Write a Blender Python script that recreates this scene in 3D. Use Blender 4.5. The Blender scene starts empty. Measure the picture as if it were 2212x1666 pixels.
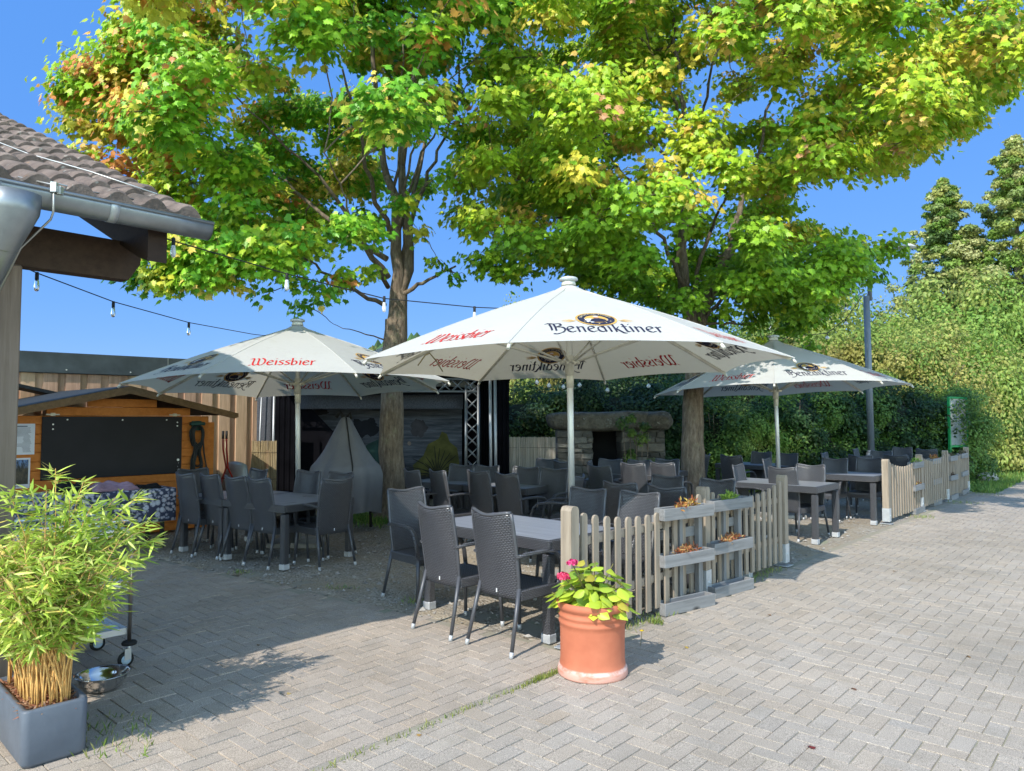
import bpy, math, random
import numpy as np
from mathutils import Vector, Matrix
S = bpy.context.scene
COL = S.collection
rnd = random.Random(7)
PI = math.pi
R = math.radians
# ------------------------------------------------------------------ view geometry (used to lay things out in metres)
F_, CX, CY, HY, CH = 1570.0, 1106.0, 833.0, 905.0, 1.6
PITCH = math.atan((HY-CY)/F_)
FW = Vector((0, math.cos(PITCH), math.sin(PITCH))); UP = Vector((0, -math.sin(PITCH), math.cos(PITCH)))
CAM = Vector((0, 0, CH))
def ray(px, py): return Vector((1, 0, 0))*((px-CX)/F_) + UP*((CY-py)/F_) + FW
def W(px, py, d):
    r = ray(px, py); return CAM + r*(d/r.y)
def G(px, py, z=0.0):
    r = ray(px, py); return CAM + r*((z-CH)/r.z)
def proj(p):
    q = Vector(p)-CAM; d = q.dot(FW); return CX+F_*q.x/d, CY-F_*q.dot(UP)/d
U = Vector((0.668, 0.744, 0)).normalized(); V = Vector((-U.y, U.x, 0))   # along the fence / into the terrace
Z3 = Vector((0, 0, 1))
# ------------------------------------------------------------------ materials
MATS = {}
def lin(c):
    return tuple(((x/255)/12.92 if x/255 <= .04045 else ((x/255+.055)/1.055)**2.4) for x in c)
class NT:
    def __init__(s, name):
        s.m = bpy.data.materials.new(name); s.m.use_nodes = True; s.t = s.m.node_tree; s.n = s.t.nodes
        s.b = s.n['Principled BSDF']; s.out = s.n['Material Output']
    def node(s, t, **k):
        n = s.n.new(t)
        for a, v in k.items():
            if a.startswith('i_'): n.inputs[a[2:].replace('_', ' ')].default_value = v
            else: setattr(n, a, v)
        return n
    def link(s, a, b): s.t.links.new(a, b)
    def coord(s, kind='Object'): return s.node('ShaderNodeTexCoord').outputs[kind]
    def mapping(s, src, scale=(1,1,1), rot=(0,0,0)):
        m = s.node('ShaderNodeMapping'); m.inputs['Scale'].default_value = scale; m.inputs['Rotation'].default_value = rot
        s.link(src, m.inputs['Vector']); return m.outputs['Vector']
    def noise(s, src, scale, detail=4, rough=.6):
        n = s.node('ShaderNodeTexNoise'); n.inputs['Scale'].default_value = scale; n.inputs['Detail'].default_value = detail
        n.inputs['Roughness'].default_value = rough; s.link(src, n.inputs['Vector']); return n.outputs['Fac']
    def ramp(s, fac, stops):
        r = s.node('ShaderNodeValToRGB'); e = r.color_ramp.elements
        while len(e) < len(stops): e.new(.5)
        for el, (p, c) in zip(e, stops): el.position = p; el.color = (*c, 1) if len(c) == 3 else c
        s.link(fac, r.inputs['Fac']); return r.outputs['Color']
    def mix(s, fac, a, b, mode='MIX'):
        m = s.node('ShaderNodeMix', data_type='RGBA', blend_type=mode)
        for i, x in ((0, fac), (6, a), (7, b)):
            if hasattr(x, 'default_value') or hasattr(x, 'is_linked'): s.link(x, m.inputs[i])
            else: m.inputs[i].default_value = x if i == 0 else ((*x, 1) if len(x) == 3 else x)
        return m.outputs[2]
    def math(s, op, a, b=0.0, c=None):
        m = s.node('ShaderNodeMath', operation=op)
        for i, x in ((0, a), (1, b), (2, c)):
            if x is None: continue
            if hasattr(x, 'is_linked'): s.link(x, m.inputs[i])
            else: m.inputs[i].default_value = x
        return m.outputs[0]
    def bump(s, h, strength=.3, dist=.01):
        b = s.node('ShaderNodeBump'); b.inputs['Strength'].default_value = strength; b.inputs['Distance'].default_value = dist
        s.link(h, b.inputs['Height']); s.link(b.outputs[0], s.b.inputs['Normal'])
def mat(name, c, rough=.6, metal=0, var=.25, scale=8, bump=0, bdist=.01, stretch=(1,1,1), spec=.35, emis=None, c2=None, bscale=None, detail=5):
    if name in MATS: return MATS[name]
    t = NT(name); src = t.mapping(t.coord(), stretch)
    f = t.noise(src, scale, detail)
    c2 = c2 or tuple(max(0, x*(1-var)) for x in c)
    hi = tuple(min(1, x*(1+var*.6)) for x in c)
    t.link(t.ramp(f, [(.3, c2), (.7, hi)]), t.b.inputs['Base Color'])
    t.b.inputs['Roughness'].default_value = rough; t.b.inputs['Metallic'].default_value = metal
    t.b.inputs['Specular IOR Level'].default_value = spec
    if bump:
        t.bump(t.noise(src, bscale or scale*4, 4), bump, bdist)
    MATS[name] = t.m; return t.m
def wood(name, dark, light, axis='Z', scale=14, rough=.75, knots=True):
    if name in MATS: return MATS[name]
    t = NT(name); st = {'X': (.06, 1, 1), 'Y': (1, .06, 1), 'Z': (1, 1, .06)}[axis]
    co = t.coord(); oi = t.node('ShaderNodeObjectInfo')
    add = t.node('ShaderNodeVectorMath', operation='ADD'); t.link(co, add.inputs[0]); t.link(oi.outputs['Location'], add.inputs[1])
    src = t.mapping(add.outputs[0], st)
    f = t.noise(src, scale*2, 6, .7); g = t.noise(add.outputs[0], 3, 3)
    col = t.ramp(f, [(.25, dark), (.75, light)])
    col = t.mix(t.ramp(g, [(.35, (0, 0, 0)), (.65, (.5, .5, .5))]), col, tuple(x*.8 for x in light))
    if knots:
        v = t.node('ShaderNodeTexVoronoi'); v.inputs['Scale'].default_value = 3.2; t.link(t.mapping(add.outputs[0], tuple(.45 if a < 1 else 1 for a in st)), v.inputs['Vector'])
        k = t.ramp(v.outputs['Distance'], [(.03, (1, 1, 1)), (.09, (0, 0, 0))])
        col = t.mix(k, col, tuple(x*.4 for x in dark))
    t.link(col, t.b.inputs['Base Color']); t.b.inputs['Roughness'].default_value = rough
    t.b.inputs['Specular IOR Level'].default_value = .3
    t.bump(f, .35, .004); MATS[name] = t.m; return t.m
def leafmat(name, trans=.45, rough=.5, fac=1.0):
    t = NT(name); at = t.node('ShaderNodeAttribute', attribute_name='Col')
    oi = t.node('ShaderNodeObjectInfo')
    hs = t.node('ShaderNodeHueSaturation'); t.link(at.outputs['Color'], hs.inputs['Color'])
    t.link(t.math('MULTIPLY_ADD', oi.outputs['Random'], .03, .485), hs.inputs['Hue'])
    hs.inputs['Value'].default_value = fac
    t.link(hs.outputs[0], t.b.inputs['Base Color']); t.b.inputs['Roughness'].default_value = rough
    t.b.inputs['Specular IOR Level'].default_value = .35
    tr = t.node('ShaderNodeBsdfTranslucent')
    g = t.node('ShaderNodeGamma'); g.inputs['Gamma'].default_value = .8; t.link(hs.outputs[0], g.inputs['Color']); t.link(g.outputs[0], tr.inputs['Color'])
    mx = t.node('ShaderNodeMixShader'); mx.inputs[0].default_value = trans
    t.link(t.b.outputs[0], mx.inputs[1]); t.link(tr.outputs[0], mx.inputs[2]); t.link(mx.outputs[0], t.out.inputs['Surface'])
    return t.m
# ------------------------------------------------------------------ object helpers
def tag(o, label=None, cat=None, group=None, kind=None):
    if label: o['label'] = label
    if cat: o['category'] = cat
    if group: o['group'] = group
    if kind: o['kind'] = kind
    return o
def empty(name, loc=(0, 0, 0), rz=0, label=None, cat=None, group=None):
    o = bpy.data.objects.new(name, None); COL.objects.link(o); o.location = loc; o.rotation_euler = (0, 0, rz)
    o.empty_display_size = .1
    return tag(o, label, cat, group)
def kids(o): return [c for c in bpy.data.objects if c.parent == o]
def copy_tree(o, parent=None, ch=None):
    ch = ch or {}
    c = o.copy(); COL.objects.link(c); c.parent = parent
    if 'label' in c and parent is None: del c['label']
    for k in kids(o): copy_tree(k, c)
    return c
class MB:
    def __init__(s): s.v = []; s.f = []; s.mi = []; s.cur = 0; s.sm = []; s.smooth = False
    def quad(s, *p):
        n = len(s.v); s.v += [tuple(q) for q in p]; s.f.append(tuple(range(n, n+len(p)))); s.mi.append(s.cur); s.sm.append(s.smooth)
    def face(s, idx): s.f.append(tuple(idx)); s.mi.append(s.cur); s.sm.append(s.smooth)
    def box(s, c, size, M=None, bev=0.0, taper=1.0):
        x, y, z = (a/2 for a in size); M = M or Matrix(); c = Vector(c)
        if bev <= 0:
            P = [(-x,-y,-z),(x,-y,-z),(x,y,-z),(-x,y,-z),(-x*taper,-y*taper,z),(x*taper,-y*taper,z),(x*taper,y*taper,z),(-x*taper,y*taper,z)]
            n = len(s.v); s.v += [tuple(M @ (c+Vector(p))) for p in P]
            for f in ((0,3,2,1),(4,5,6,7),(0,1,5,4),(1,2,6,5),(2,3,7,6),(3,0,4,7)): s.face([n+i for i in f])
            return s
        b = bev; P = []; key = {}
        for sx in (-1, 1):
            for sy in (-1, 1):
                for sz in (-1, 1):
                    for ax in range(3):
                        q = [sx*x, sy*y, sz*z]
                        for k in range(3):
                            if k != ax: q[k] -= (sx, sy, sz)[k]*b
                        key[(sx, sy, sz, ax)] = len(P); P.append(tuple(M @ (c+Vector(q))))
        n = len(s.v); s.v += P
        def add(l): s.face([n+key[k] for k in l])
        for ax in range(3):
            o1, o2 = [(1, 2), (2, 0), (0, 1)][ax]
            for sg in (-1, 1):
                l = []
                for a, bb in ((-1,-1),(1,-1),(1,1),(-1,1)):
                    k = [0,0,0]; k[ax] = sg; k[o1] = a; k[o2] = bb; l.append((*k, ax))
                add(l if sg > 0 else l[::-1])
            for a in (-1, 1):       # edges along ax
                for bb in (-1, 1):
                    k0 = [0,0,0]; k1 = [0,0,0]; k0[ax] = -1; k1[ax] = 1
                    for k in (k0, k1): k[o1] = a; k[o2] = bb
                    l = [(*k0, o1), (*k1, o1), (*k1, o2), (*k0, o2)]
                    add(l if a*bb > 0 else l[::-1])
        for sx in (-1, 1):
            for sy in (-1, 1):
                for sz in (-1, 1):
                    l = [(sx,sy,sz,0),(sx,sy,sz,1),(sx,sy,sz,2)]
                    add(l if sx*sy*sz > 0 else l[::-1])
        return s
    def tube(s, pts, r, n=8, caps=True, flat=None):
        pts = [Vector(p) for p in pts]; m = len(pts); rs = r if isinstance(r, (list, tuple)) else [r]*m
        base = len(s.v); prev = None
        for i, p in enumerate(pts):
            t = (pts[min(i+1, m-1)]-pts[max(i-1, 0)]).normalized()
            if prev is None: a = t.orthogonal().normalized() if abs(t.z) > .9 else Vector((-t.y, t.x, 0)).normalized()
            else: a = (prev - t*prev.dot(t)).normalized()
            prev = a; b = t.cross(a)
            for k in range(n):
                an = 2*PI*k/n + (PI/n if flat else 0)
                fx, fy = flat or (1, 1)
                s.v.append(tuple(p + a*(rs[i]*fx*math.cos(an)) + b*(rs[i]*fy*math.sin(an))))
        old = s.smooth; s.smooth = n > 5
        for i in range(m-1):
            for k in range(n):
                k2 = (k+1) % n; s.face([base+i*n+k, base+i*n+k2, base+(i+1)*n+k2, base+(i+1)*n+k])
        s.smooth = False
        if caps:
            s.face([base+k for k in range(n)][::-1]); s.face([base+(m-1)*n+k for k in range(n)])
        s.smooth = old; return s
    def lathe(s, prof, n=32, c=(0, 0, 0), cap=True, wob=0):
        base = len(s.v); c = Vector(c)
        for (r, z) in prof:
            for k in range(n):
                a = 2*PI*k/n; rr = r*(1+wob*math.sin(3*a+z*9)); s.v.append((c.x+rr*math.cos(a), c.y+rr*math.sin(a), c.z+z))
        old = s.smooth; s.smooth = True
        for i in range(len(prof)-1):
            for k in range(n):
                k2 = (k+1) % n; s.face([base+i*n+k, base+i*n+k2, base+(i+1)*n+k2, base+(i+1)*n+k])
        s.smooth = False
        if cap:
            s.face([base+k for k in range(n)][::-1]); s.face([base+(len(prof)-1)*n+k for k in range(n)])
        s.smooth = old; return s
    def grid(s, fn, nu, nv, thick=None, smooth=True):
        base = len(s.v); s_old = s.smooth; s.smooth = smooth
        P = [[Vector(fn(i/nu, j/nv)) for j in range(nv+1)] for i in range(nu+1)]
        for row in P: s.v += [tuple(p) for p in row]
        w = nv+1
        for i in range(nu):
            for j in range(nv): s.face([base+i*w+j, base+(i+1)*w+j, base+(i+1)*w+j+1, base+i*w+j+1])
        if thick is not None:
            b2 = len(s.v); th = Vector(thick) if not isinstance(thick, (int, float)) else None
            for i in range(nu+1):
                for j in range(nv+1):
                    if th is None:
                        du = P[min(i+1, nu)][j]-P[max(i-1, 0)][j]; dv = P[i][min(j+1, nv)]-P[i][max(j-1, 0)]
                        q = P[i][j]-du.cross(dv).normalized()*thick
                    else: q = P[i][j]+th
                    s.v.append(tuple(q))
            for i in range(nu):
                for j in range(nv): s.face([b2+i*w+j, b2+i*w+j+1, b2+(i+1)*w+j+1, b2+(i+1)*w+j])
            s.smooth = False
            for i in range(nu):
                s.face([base+i*w, b2+i*w, b2+(i+1)*w, base+(i+1)*w]); s.face([base+i*w+nv, base+(i+1)*w+nv, b2+(i+1)*w+nv, b2+i*w+nv])
            for j in range(nv):
                s.face([base+j, base+j+1, b2+j+1, b2+j]); s.face([base+nu*w+j, b2+nu*w+j, b2+nu*w+j+1, base+nu*w+j+1])
        s.smooth = s_old; return s
    def build(s, name, m, parent=None, loc=None, rz=0):
        me = bpy.data.meshes.new(name); me.from_pydata(s.v, [], s.f); me.update()
        ms = m if isinstance(m, (list, tuple)) else [m]
        for x in ms: me.materials.append(x)
        me.polygons.foreach_set('material_index', s.mi); me.polygons.foreach_set('use_smooth', s.sm)
        o = bpy.data.objects.new(name, me); COL.objects.link(o)
        if parent is not None: o.parent = parent
        if loc is not None: o.location = loc
        o.rotation_euler = (0, 0, rz)
        return o
def np_mesh(name, V_, T_, col=None, mats=(), k=3, smooth=False):
    """fast mesh from arrays: V_ (n,3), T_ (m,k), col per vertex (n,3)"""
    me = bpy.data.meshes.new(name); me.vertices.add(len(V_)); me.vertices.foreach_set('co', np.asarray(V_, np.float32).ravel())
    me.loops.add(T_.size); me.loops.foreach_set('vertex_index', T_.astype(np.int32).ravel())
    me.polygons.add(len(T_)); me.polygons.foreach_set('loop_start', np.arange(0, T_.size, k, dtype=np.int32))
    try: me.polygons.foreach_set('loop_total', np.full(len(T_), k, np.int32))
    except Exception: pass
    me.update(calc_edges=True); 
    me.polygons.foreach_set('use_smooth', np.full(len(T_), smooth))
    if col is not None:
        a = me.color_attributes.new('Col', 'FLOAT_COLOR', 'POINT')
        a.data.foreach_set('color', np.concatenate([col, np.ones((len(col), 1))], 1).astype(np.float32).ravel())
    for m in mats: me.materials.append(m)
    me.validate(); return me
def add_mesh(name, me, parent=None, loc=(0, 0, 0)):
    o = bpy.data.objects.new(name, me); COL.objects.link(o); o.location = loc
    if parent is not None: o.parent = parent
    return o
MAPLE = np.array([(0,-.02),(.14,.02),(.34,-.06),(.30,.10),(.50,.22),(.36,.30),(.48,.50),(.26,.46),(.24,.62),(.12,.62),(0,.98),
                  (-.12,.62),(-.24,.62),(-.26,.46),(-.48,.50),(-.36,.30),(-.50,.22),(-.30,.10),(-.34,-.06),(-.14,.02)])
OVAL = np.array([(0,0),(.22,.2),(.26,.45),(.15,.75),(0,1),(-.15,.75),(-.26,.45),(-.22,.2)])
DIAM = np.array([(0,0),(.3,.4),(0,1),(-.3,.4)])
BLADE = np.array([(0,0),(.065,.25),(.06,.55),(0,1),(-.06,.55),(-.065,.25)])
def leaves(pos, nrm, tip, size, col, shape, rs, fold=.12):
    """pos,nrm,tip (n,3), size (n,), col (n,3) -> V,T,C arrays; fan triangles around a centre vertex"""
    n = len(pos); k = len(shape)
    nrm = nrm/np.linalg.norm(nrm, axis=1, keepdims=True)
    y = tip - nrm*np.sum(tip*nrm, 1, keepdims=True); y /= (np.linalg.norm(y, axis=1, keepdims=True)+1e-9)
    x = np.cross(y, nrm)
    T0 = np.concatenate([[[0, .4]], shape]); off = -fold*np.abs(T0[:, 0])*1.6 - fold*1.2*(T0[:, 1]-.3)**2*np.sign(T0[:, 1]-.3)
    curl = rs.uniform(.2, 1.8, n)
    V_ = pos[:, None, :] + size[:, None, None]*(T0[None, :, 0, None]*x[:, None, :] + T0[None, :, 1, None]*y[:, None, :] + (curl[:, None]*off[None, :])[:, :, None]*nrm[:, None, :])
    tri = np.array([[0, 1+i, 1+(i+1) % k] for i in range(k)])
    T_ = (np.arange(n)*(k+1))[:, None, None] + tri[None]
    C_ = np.repeat(col, k+1, axis=0)
    return V_.reshape(-1, 3), T_.reshape(-1, 3), C_
# ------------------------------------------------------------------ camera, sun, sky
cam = bpy.data.cameras.new('camera'); co_ = bpy.data.objects.new('camera', cam); COL.objects.link(co_)
cam.sensor_width = 36; cam.lens = F_/2212*36; cam.clip_end = 3000; cam.clip_start = .05
co_.location = CAM; co_.rotation_euler = (PI/2+PITCH, 0, 0); S.camera = co_
SUN_AZ = R(33); SUN_EL = R(43)     # light travels towards (sin, cos) of the azimuth
sl = bpy.data.lights.new('sun', 'SUN'); sl.energy = 3.6; sl.angle = R(.55); sl.color = (1, .94, .84)
so = bpy.data.objects.new('sun', sl); COL.objects.link(so); so.location = (-10, -20, 30)
sd = Vector((math.sin(SUN_AZ)*math.cos(SUN_EL), math.cos(SUN_AZ)*math.cos(SUN_EL), -math.sin(SUN_EL)))
so.rotation_euler = sd.to_track_quat('-Z', 'Y').to_euler()
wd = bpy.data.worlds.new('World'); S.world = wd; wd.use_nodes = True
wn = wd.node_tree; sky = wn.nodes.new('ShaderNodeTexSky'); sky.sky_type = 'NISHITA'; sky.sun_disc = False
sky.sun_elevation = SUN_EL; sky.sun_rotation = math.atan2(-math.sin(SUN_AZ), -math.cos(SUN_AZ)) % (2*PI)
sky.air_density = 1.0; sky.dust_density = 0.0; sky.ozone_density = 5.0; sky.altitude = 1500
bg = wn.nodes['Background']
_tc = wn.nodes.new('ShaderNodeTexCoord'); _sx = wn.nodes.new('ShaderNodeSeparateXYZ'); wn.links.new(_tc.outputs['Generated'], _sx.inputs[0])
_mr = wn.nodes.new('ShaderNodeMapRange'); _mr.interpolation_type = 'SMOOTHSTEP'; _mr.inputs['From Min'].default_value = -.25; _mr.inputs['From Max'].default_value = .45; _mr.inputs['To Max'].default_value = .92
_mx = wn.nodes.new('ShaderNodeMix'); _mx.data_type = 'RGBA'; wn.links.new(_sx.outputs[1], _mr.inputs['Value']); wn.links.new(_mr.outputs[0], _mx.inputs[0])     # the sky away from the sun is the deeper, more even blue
_fill = wn.nodes.new('ShaderNodeMix'); _fill.data_type = 'RGBA'; _fill.blend_type = 'MULTIPLY'; _fill.inputs[0].default_value = 1; wn.links.new(sky.outputs[0], _fill.inputs[6]); _fill.inputs[7].default_value = (3.1, 2.6, 1.85, 1); wn.links.new(_fill.outputs[2], _mx.inputs[6]); _mx.inputs[7].default_value = (.36, 1.32, 3.8, 1); wn.links.new(_mx.outputs[2], bg.inputs['Color']); bg.inputs['Strength'].default_value = .15  # sky behind the camera brightened and warmed as added fill light for the shade
S.view_settings.view_transform = 'Standard'; S.view_settings.look = 'None'; S.view_settings.gamma = 1; S.view_settings.exposure = .66
S.render.engine = 'CYCLES'; S.cycles.max_bounces = 8; S.cycles.transparent_max_bounces = 6
# ------------------------------------------------------------------ ground
PA = G(1232, 1400)                       # foot of the first fence post
def st(p): d = Vector((p[0], p[1], 0))-PA; return d.dot(U), d.dot(V)
def ST(s, t, z=0): q = PA+U*s+V*t; return Vector((q.x, q.y, z))
GB0 = G(337, 1207); GBd = (PA-GB0).normalized(); GBn = Vector((-GBd.y, GBd.x, 0))
if GBn.y < 0: GBn = -GBn
def in_gravel(x, y):
    s, t = st((x, y)); g = (Vector((x, y, 0))-PA).dot(GBn)
    return t > -.04 and g > 0.02 if s < 14.6 else False
t_ = NT('grassy_soil'); src = t_.coord()
t_.link(t_.ramp(t_.noise(src, .9, 6), [(.35, (.05, .085, .02)), (.55, (.10, .15, .035)), (.7, (.16, .14, .06))]), t_.b.inputs['Base Color']); t_.b.inputs['Roughness'].default_value = .95
t_.bump(t_.noise(src, 20, 5), .6, .05); MATS['grass_ground'] = t_.m
g = MB(); n = 40
for i in range(n):
    pass
def ground_z(x, y):
    d = math.hypot(x, y); return -.05 - max(0, 3-d)*0
g.quad((-900, -600, -.05), (900, -600, -.05), (900, 1400, -.05), (-900, 1400, -.05))
tag(g.build('ground', MATS['grass_ground']), kind='structure')
# sand bed under the paving
t_ = NT('joint_sand'); src = t_.coord()
f1 = t_.noise(src, 1.3, 4); f2 = t_.noise(src, 60, 3)
c = t_.ramp(f1, [(.4, (.20, .18, .15)), (.52, (.20, .185, .13)), (.64, (.14, .17, .07))])
t_.link(t_.mix(f2, c, (.34, .31, .26)), t_.b.inputs['Base Color']); t_.b.inputs['Roughness'].default_value = .95
b = MB(); b.quad(ST(-9, 9, -.0065), ST(-9, -13, -.0065), ST(40, -13, -.0065), ST(40, -.25, -.0065), ST(14.6, -.25, -.0065), ST(14.6, 0, -.0065), ST(0.4, .4, -.0065), (GB0.x-3, GB0.y+2.2, -.0065))
tag(b.build('paving_bed', t_.m), kind='structure')
# paving stones: herringbone blocks with bevelled edges
BL, JW, BV = .100, .0028, .0024
t_ = NT('concrete_paver'); at = t_.node('ShaderNodeAttribute', attribute_name='Col'); src = t_.coord()
sp = t_.ramp(t_.noise(src, 260, 2, .7), [(.36, (.42, .42, .42)), (.5, (.80, .80, .80)), (.64, (1.25, 1.22, 1.2))])
pat = t_.ramp(t_.noise(src, .7, 6, .65), [(.3, (.80, .79, .765)), (.5, (.98, .97, .96)), (.7, (1.10, 1.09, 1.08))])
c = t_.mix(1.0, at.outputs['Color'], sp, 'MULTIPLY'); c = t_.mix(1.0, c, pat, 'MULTIPLY')
blot = t_.ramp(t_.noise(src, 3.6, 7, .75), [(.53, (0, 0, 0)), (.74, (.5, .5, .5))])
c = t_.mix(blot, c, (.20, .175, .14))
t_.link(c, t_.b.inputs['Base Color']); t_.b.inputs['Roughness'].default_value = .9; t_.b.inputs['Specular IOR Level'].default_value = .2
t_.bump(t_.noise(src, 230, 2), .5, .003); PAVER = t_.m
def pave(name, region, s0, s1, t0, t1, seed, border=None, tmin=-99, tmax=99, base=(.36, .335, .315)):
    rs = np.random.RandomState(seed); V_ = []; Q = []; C = []
    i0, i1, j0, j1 = int(s0/BL), int(s1/BL), int(t0/BL), int(t1/BL)
    def blk(sa, ta, sb, tb, force=False):
        if not force:
            if sa < .5: ta, tb = max(ta, tmin), min(tb, tmax)
            if tb-ta < .025: return
        c = ST((sa+sb)/2, (ta+tb)/2)
        if c.y < 1.6 or abs(c.x) > c.y*.82+1.2 or c.y > 34: return
        if not force and not region((sa+sb)/2, (ta+tb)/2): return
        n = len(V_); zj = rs.uniform(-.0015, .0015); j = JW/2+rs.uniform(0, .0012); tx, ty = rs.uniform(-.0012, .0012, 2)
        for (e, z) in ((j, -.008), (j+BV, 0)):
            for (a, bq, kx, ky) in ((sa+e, ta+e, -1, -1), (sb-e, ta+e, 1, -1), (sb-e, tb-e, 1, 1), (sa+e, tb-e, -1, 1)):
                p = ST(a, bq); V_.append((p.x, p.y, z+(zj+kx*tx+ky*ty if z == 0 else 0)))
        Q.extend([(n+4, n+5, n+6, n+7), (n, n+1, n+5, n+4), (n+1, n+2, n+6, n+5), (n+2, n+3, n+7, n+6), (n+3, n, n+4, n+7)])
        v = rs.normal(1, .035); w = rs.normal(0, .005); cc = (base[0]*v+w, base[1]*v, base[2]*v-w); C.extend([cc]*8)
    for i in range(i0, i1):
        for j in range(j0, j1):
            m = (i-j) % 4
            if m == 0: blk(i*BL, j*BL, (i+2)*BL, (j+1)*BL)
            elif m == 3: blk(i*BL, j*BL, (i+1)*BL, (j+2)*BL)
    if border:
        tb0 = border
        for i in range(int(s0/(2*BL)), int(0.4/(2*BL))): blk(i*2*BL, tb0, (i+1)*2*BL, tb0+BL, True)
    me = np_mesh(name, np.array(V_), np.array(Q), np.array(C), [PAVER], k=4)
    return tag(add_mesh(name, me), kind='structure')
KT = -.20
def reg_court(s, t):
    p = ST(s, t); g_ = (p-PA).dot(GBn); return t > KT+.02+BL and (g_ < -.05)
def reg_road(s, t):
    if s < .35: return t < KT-.015
    return t < (-.12 if s < 14.4 else -.42) and t > -12
pave('courtyard_paving', reg_court, -7, 7, -.3, 9, 3, border=KT+.02, tmin=KT+.02+BL, base=(.445, .385, .328))
pave('road_paving', reg_road, -7, 36, -12, .0, 4, tmax=KT-.012, base=(.435, .387, .336))
# gravel
t_ = NT('gravel'); src = t_.coord()
vo = t_.node('ShaderNodeTexVoronoi'); vo.inputs['Scale'].default_value = 42; t_.link(src, vo.inputs['Vector'])
vc = t_.ramp(vo.outputs['Color'], [(.1, (.17, .15, .125)), (.5, (.30, .27, .23)), (.9, (.42, .39, .35))])
ns = t_.ramp(t_.noise(src, 1.6, 6, .7), [(.38, (0, 0, 0)), (.62, (1, 1, 1))])
t_.link(t_.mix(ns, vc, (.31, .26, .195)), t_.b.inputs['Base Color']); t_.b.inputs['Roughness'].default_value = .95; t_.b.inputs['Specular IOR Level'].default_value = .2
vd = t_.math('SUBTRACT', 1.0, vo.outputs['Distance'])
t_.bump(t_.math('ADD', vd, t_.math('MULTIPLY', t_.noise(src, 8, 6), 2)), .7, .02)
rs = np.random.RandomState(11)
NX, NY = 150, 150
gm = MB()
def gfn(a, b_):
    s = -6+a*22; t = -.02+b_**1.3*15
    p = ST(s, t, 0)
    g_ = (p-PA).dot(GBn)
    if g_ < 0: p = p-GBn*g_
    h = .008*math.sin(p.x*3.1+p.y*1.7)+.006*math.sin(p.x*7.3-p.y*5.1)+rnd.uniform(-.006, .006)
    edge = min(1, max(0, max(g_, 0)/.4)) * min(1, max(0, t/.3))
    return (p.x, p.y, -.004+h*edge-(.0 if edge > 0 else .002))
gm.grid(gfn, NX, NY); tag(gm.build('gravel_ground', t_.m), kind='structure')
# loose stones on the gravel
def stones():
    rs = np.random.RandomState(5); P = []; Sz = []
    while len(P) < 6500:
        y = rs.uniform(4.9, 13) if rs.rand() < .8 else rs.uniform(4.9, 8); x = rs.uniform(-6, 7)
        if abs(x) > y*.72: continue
        s, t = st((x, y)); g_ = (Vector((x, y, 0))-PA).dot(GBn)
        if t < -.1 or g_ < -.12 or s > 14: continue
        if (g_ < .02 or t < 0) and rs.rand() < .85: continue
        P.append((x, y)); Sz.append(min(.035, .005+rs.exponential(.006)))
    P = np.array(P); Sz = np.array(Sz); n = len(P)
    O = np.array([(1,0,0),(0,1,0),(-1,0,0),(0,-1,0),(0,0,.7),(0,0,-.5)], float)
    T = np.array([(0,1,4),(1,2,4),(2,3,4),(3,0,4),(1,0,5),(2,1,5),(3,2,5),(0,3,5)])
    an = rs.uniform(0, 6.28, n); c, s_ = np.cos(an), np.sin(an)
    Q = O[None]*Sz[:, None, None]*rs.uniform(.6, 1.3, (n, 6, 1)); Q[:, :, 0] *= rs.uniform(1, 1.6, (n, 1))
    X = Q[:, :, 0]*c[:, None]-Q[:, :, 1]*s_[:, None]; Y = Q[:, :, 0]*s_[:, None]+Q[:, :, 1]*c[:, None]
    V_ = np.stack([X+P[:, 0:1], Y+P[:, 1:2], Q[:, :, 2]+.003], 2).reshape(-1, 3)
    T_ = ((np.arange(n)*6)[:, None, None]+T[None]).reshape(-1, 3)
    g_ = rs.uniform(.17, .36, n); col = np.repeat(np.stack([g_*1.03, g_*.96, g_*.88], 1), 6, 0)
    m = NT('pebble'); at = m.node('ShaderNodeAttribute', attribute_name='Col'); m.link(at.outputs['Color'], m.b.inputs['Base Color']); m.b.inputs['Roughness'].default_value = .9
    tag(add_mesh('loose_gravel', np_mesh('loose_gravel', V_, T_, col, [m.m])), 'small loose grey stones scattered over the gravel terrace', 'gravel', kind='stuff')
stones()
# ------------------------------------------------------------------ building with tiled roof, at left
ZG = 2.77; EE = G(462, 487, ZG); EE.z = 0; EE = EE+V*.137-U*.06
TAN = math.tan(R(22.6))
def RP(k, q, h=0): return EE - U*k + V*q + Z3*(ZG+.035+q*TAN+h)
bld = empty('tiled_roof_building', tuple(EE-U*1.2+V*.5), 0, 'building with weathered brown tiled roof, grey gutter and timber post at left edge', 'building')
def LB(b, name, m, par=bld):      # build in world coordinates under the building empty
    o = b.build(name, m, par); o.matrix_parent_inverse = Matrix.Translation(bld.location).inverted() if par is bld else Matrix(); return o
t_ = NT('roof_tile'); src = t_.coord()
f = t_.noise(src, 5, 6, .7); l_ = t_.ramp(t_.noise(src, 16, 5, .65), [(.62, (0, 0, 0)), (.68, (1, 1, 1))]); l2 = t_.ramp(t_.noise(src, 9, 6, .7), [(.66, (0, 0, 0)), (.71, (1, 1, 1))])
c = t_.ramp(f, [(.3, (.085, .062, .052)), (.55, (.18, .135, .112)), (.75, (.27, .215, .18))])
c = t_.mix(l_, c, (.33, .31, .27)); c = t_.mix(l2, c, (.34, .17, .06))
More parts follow.
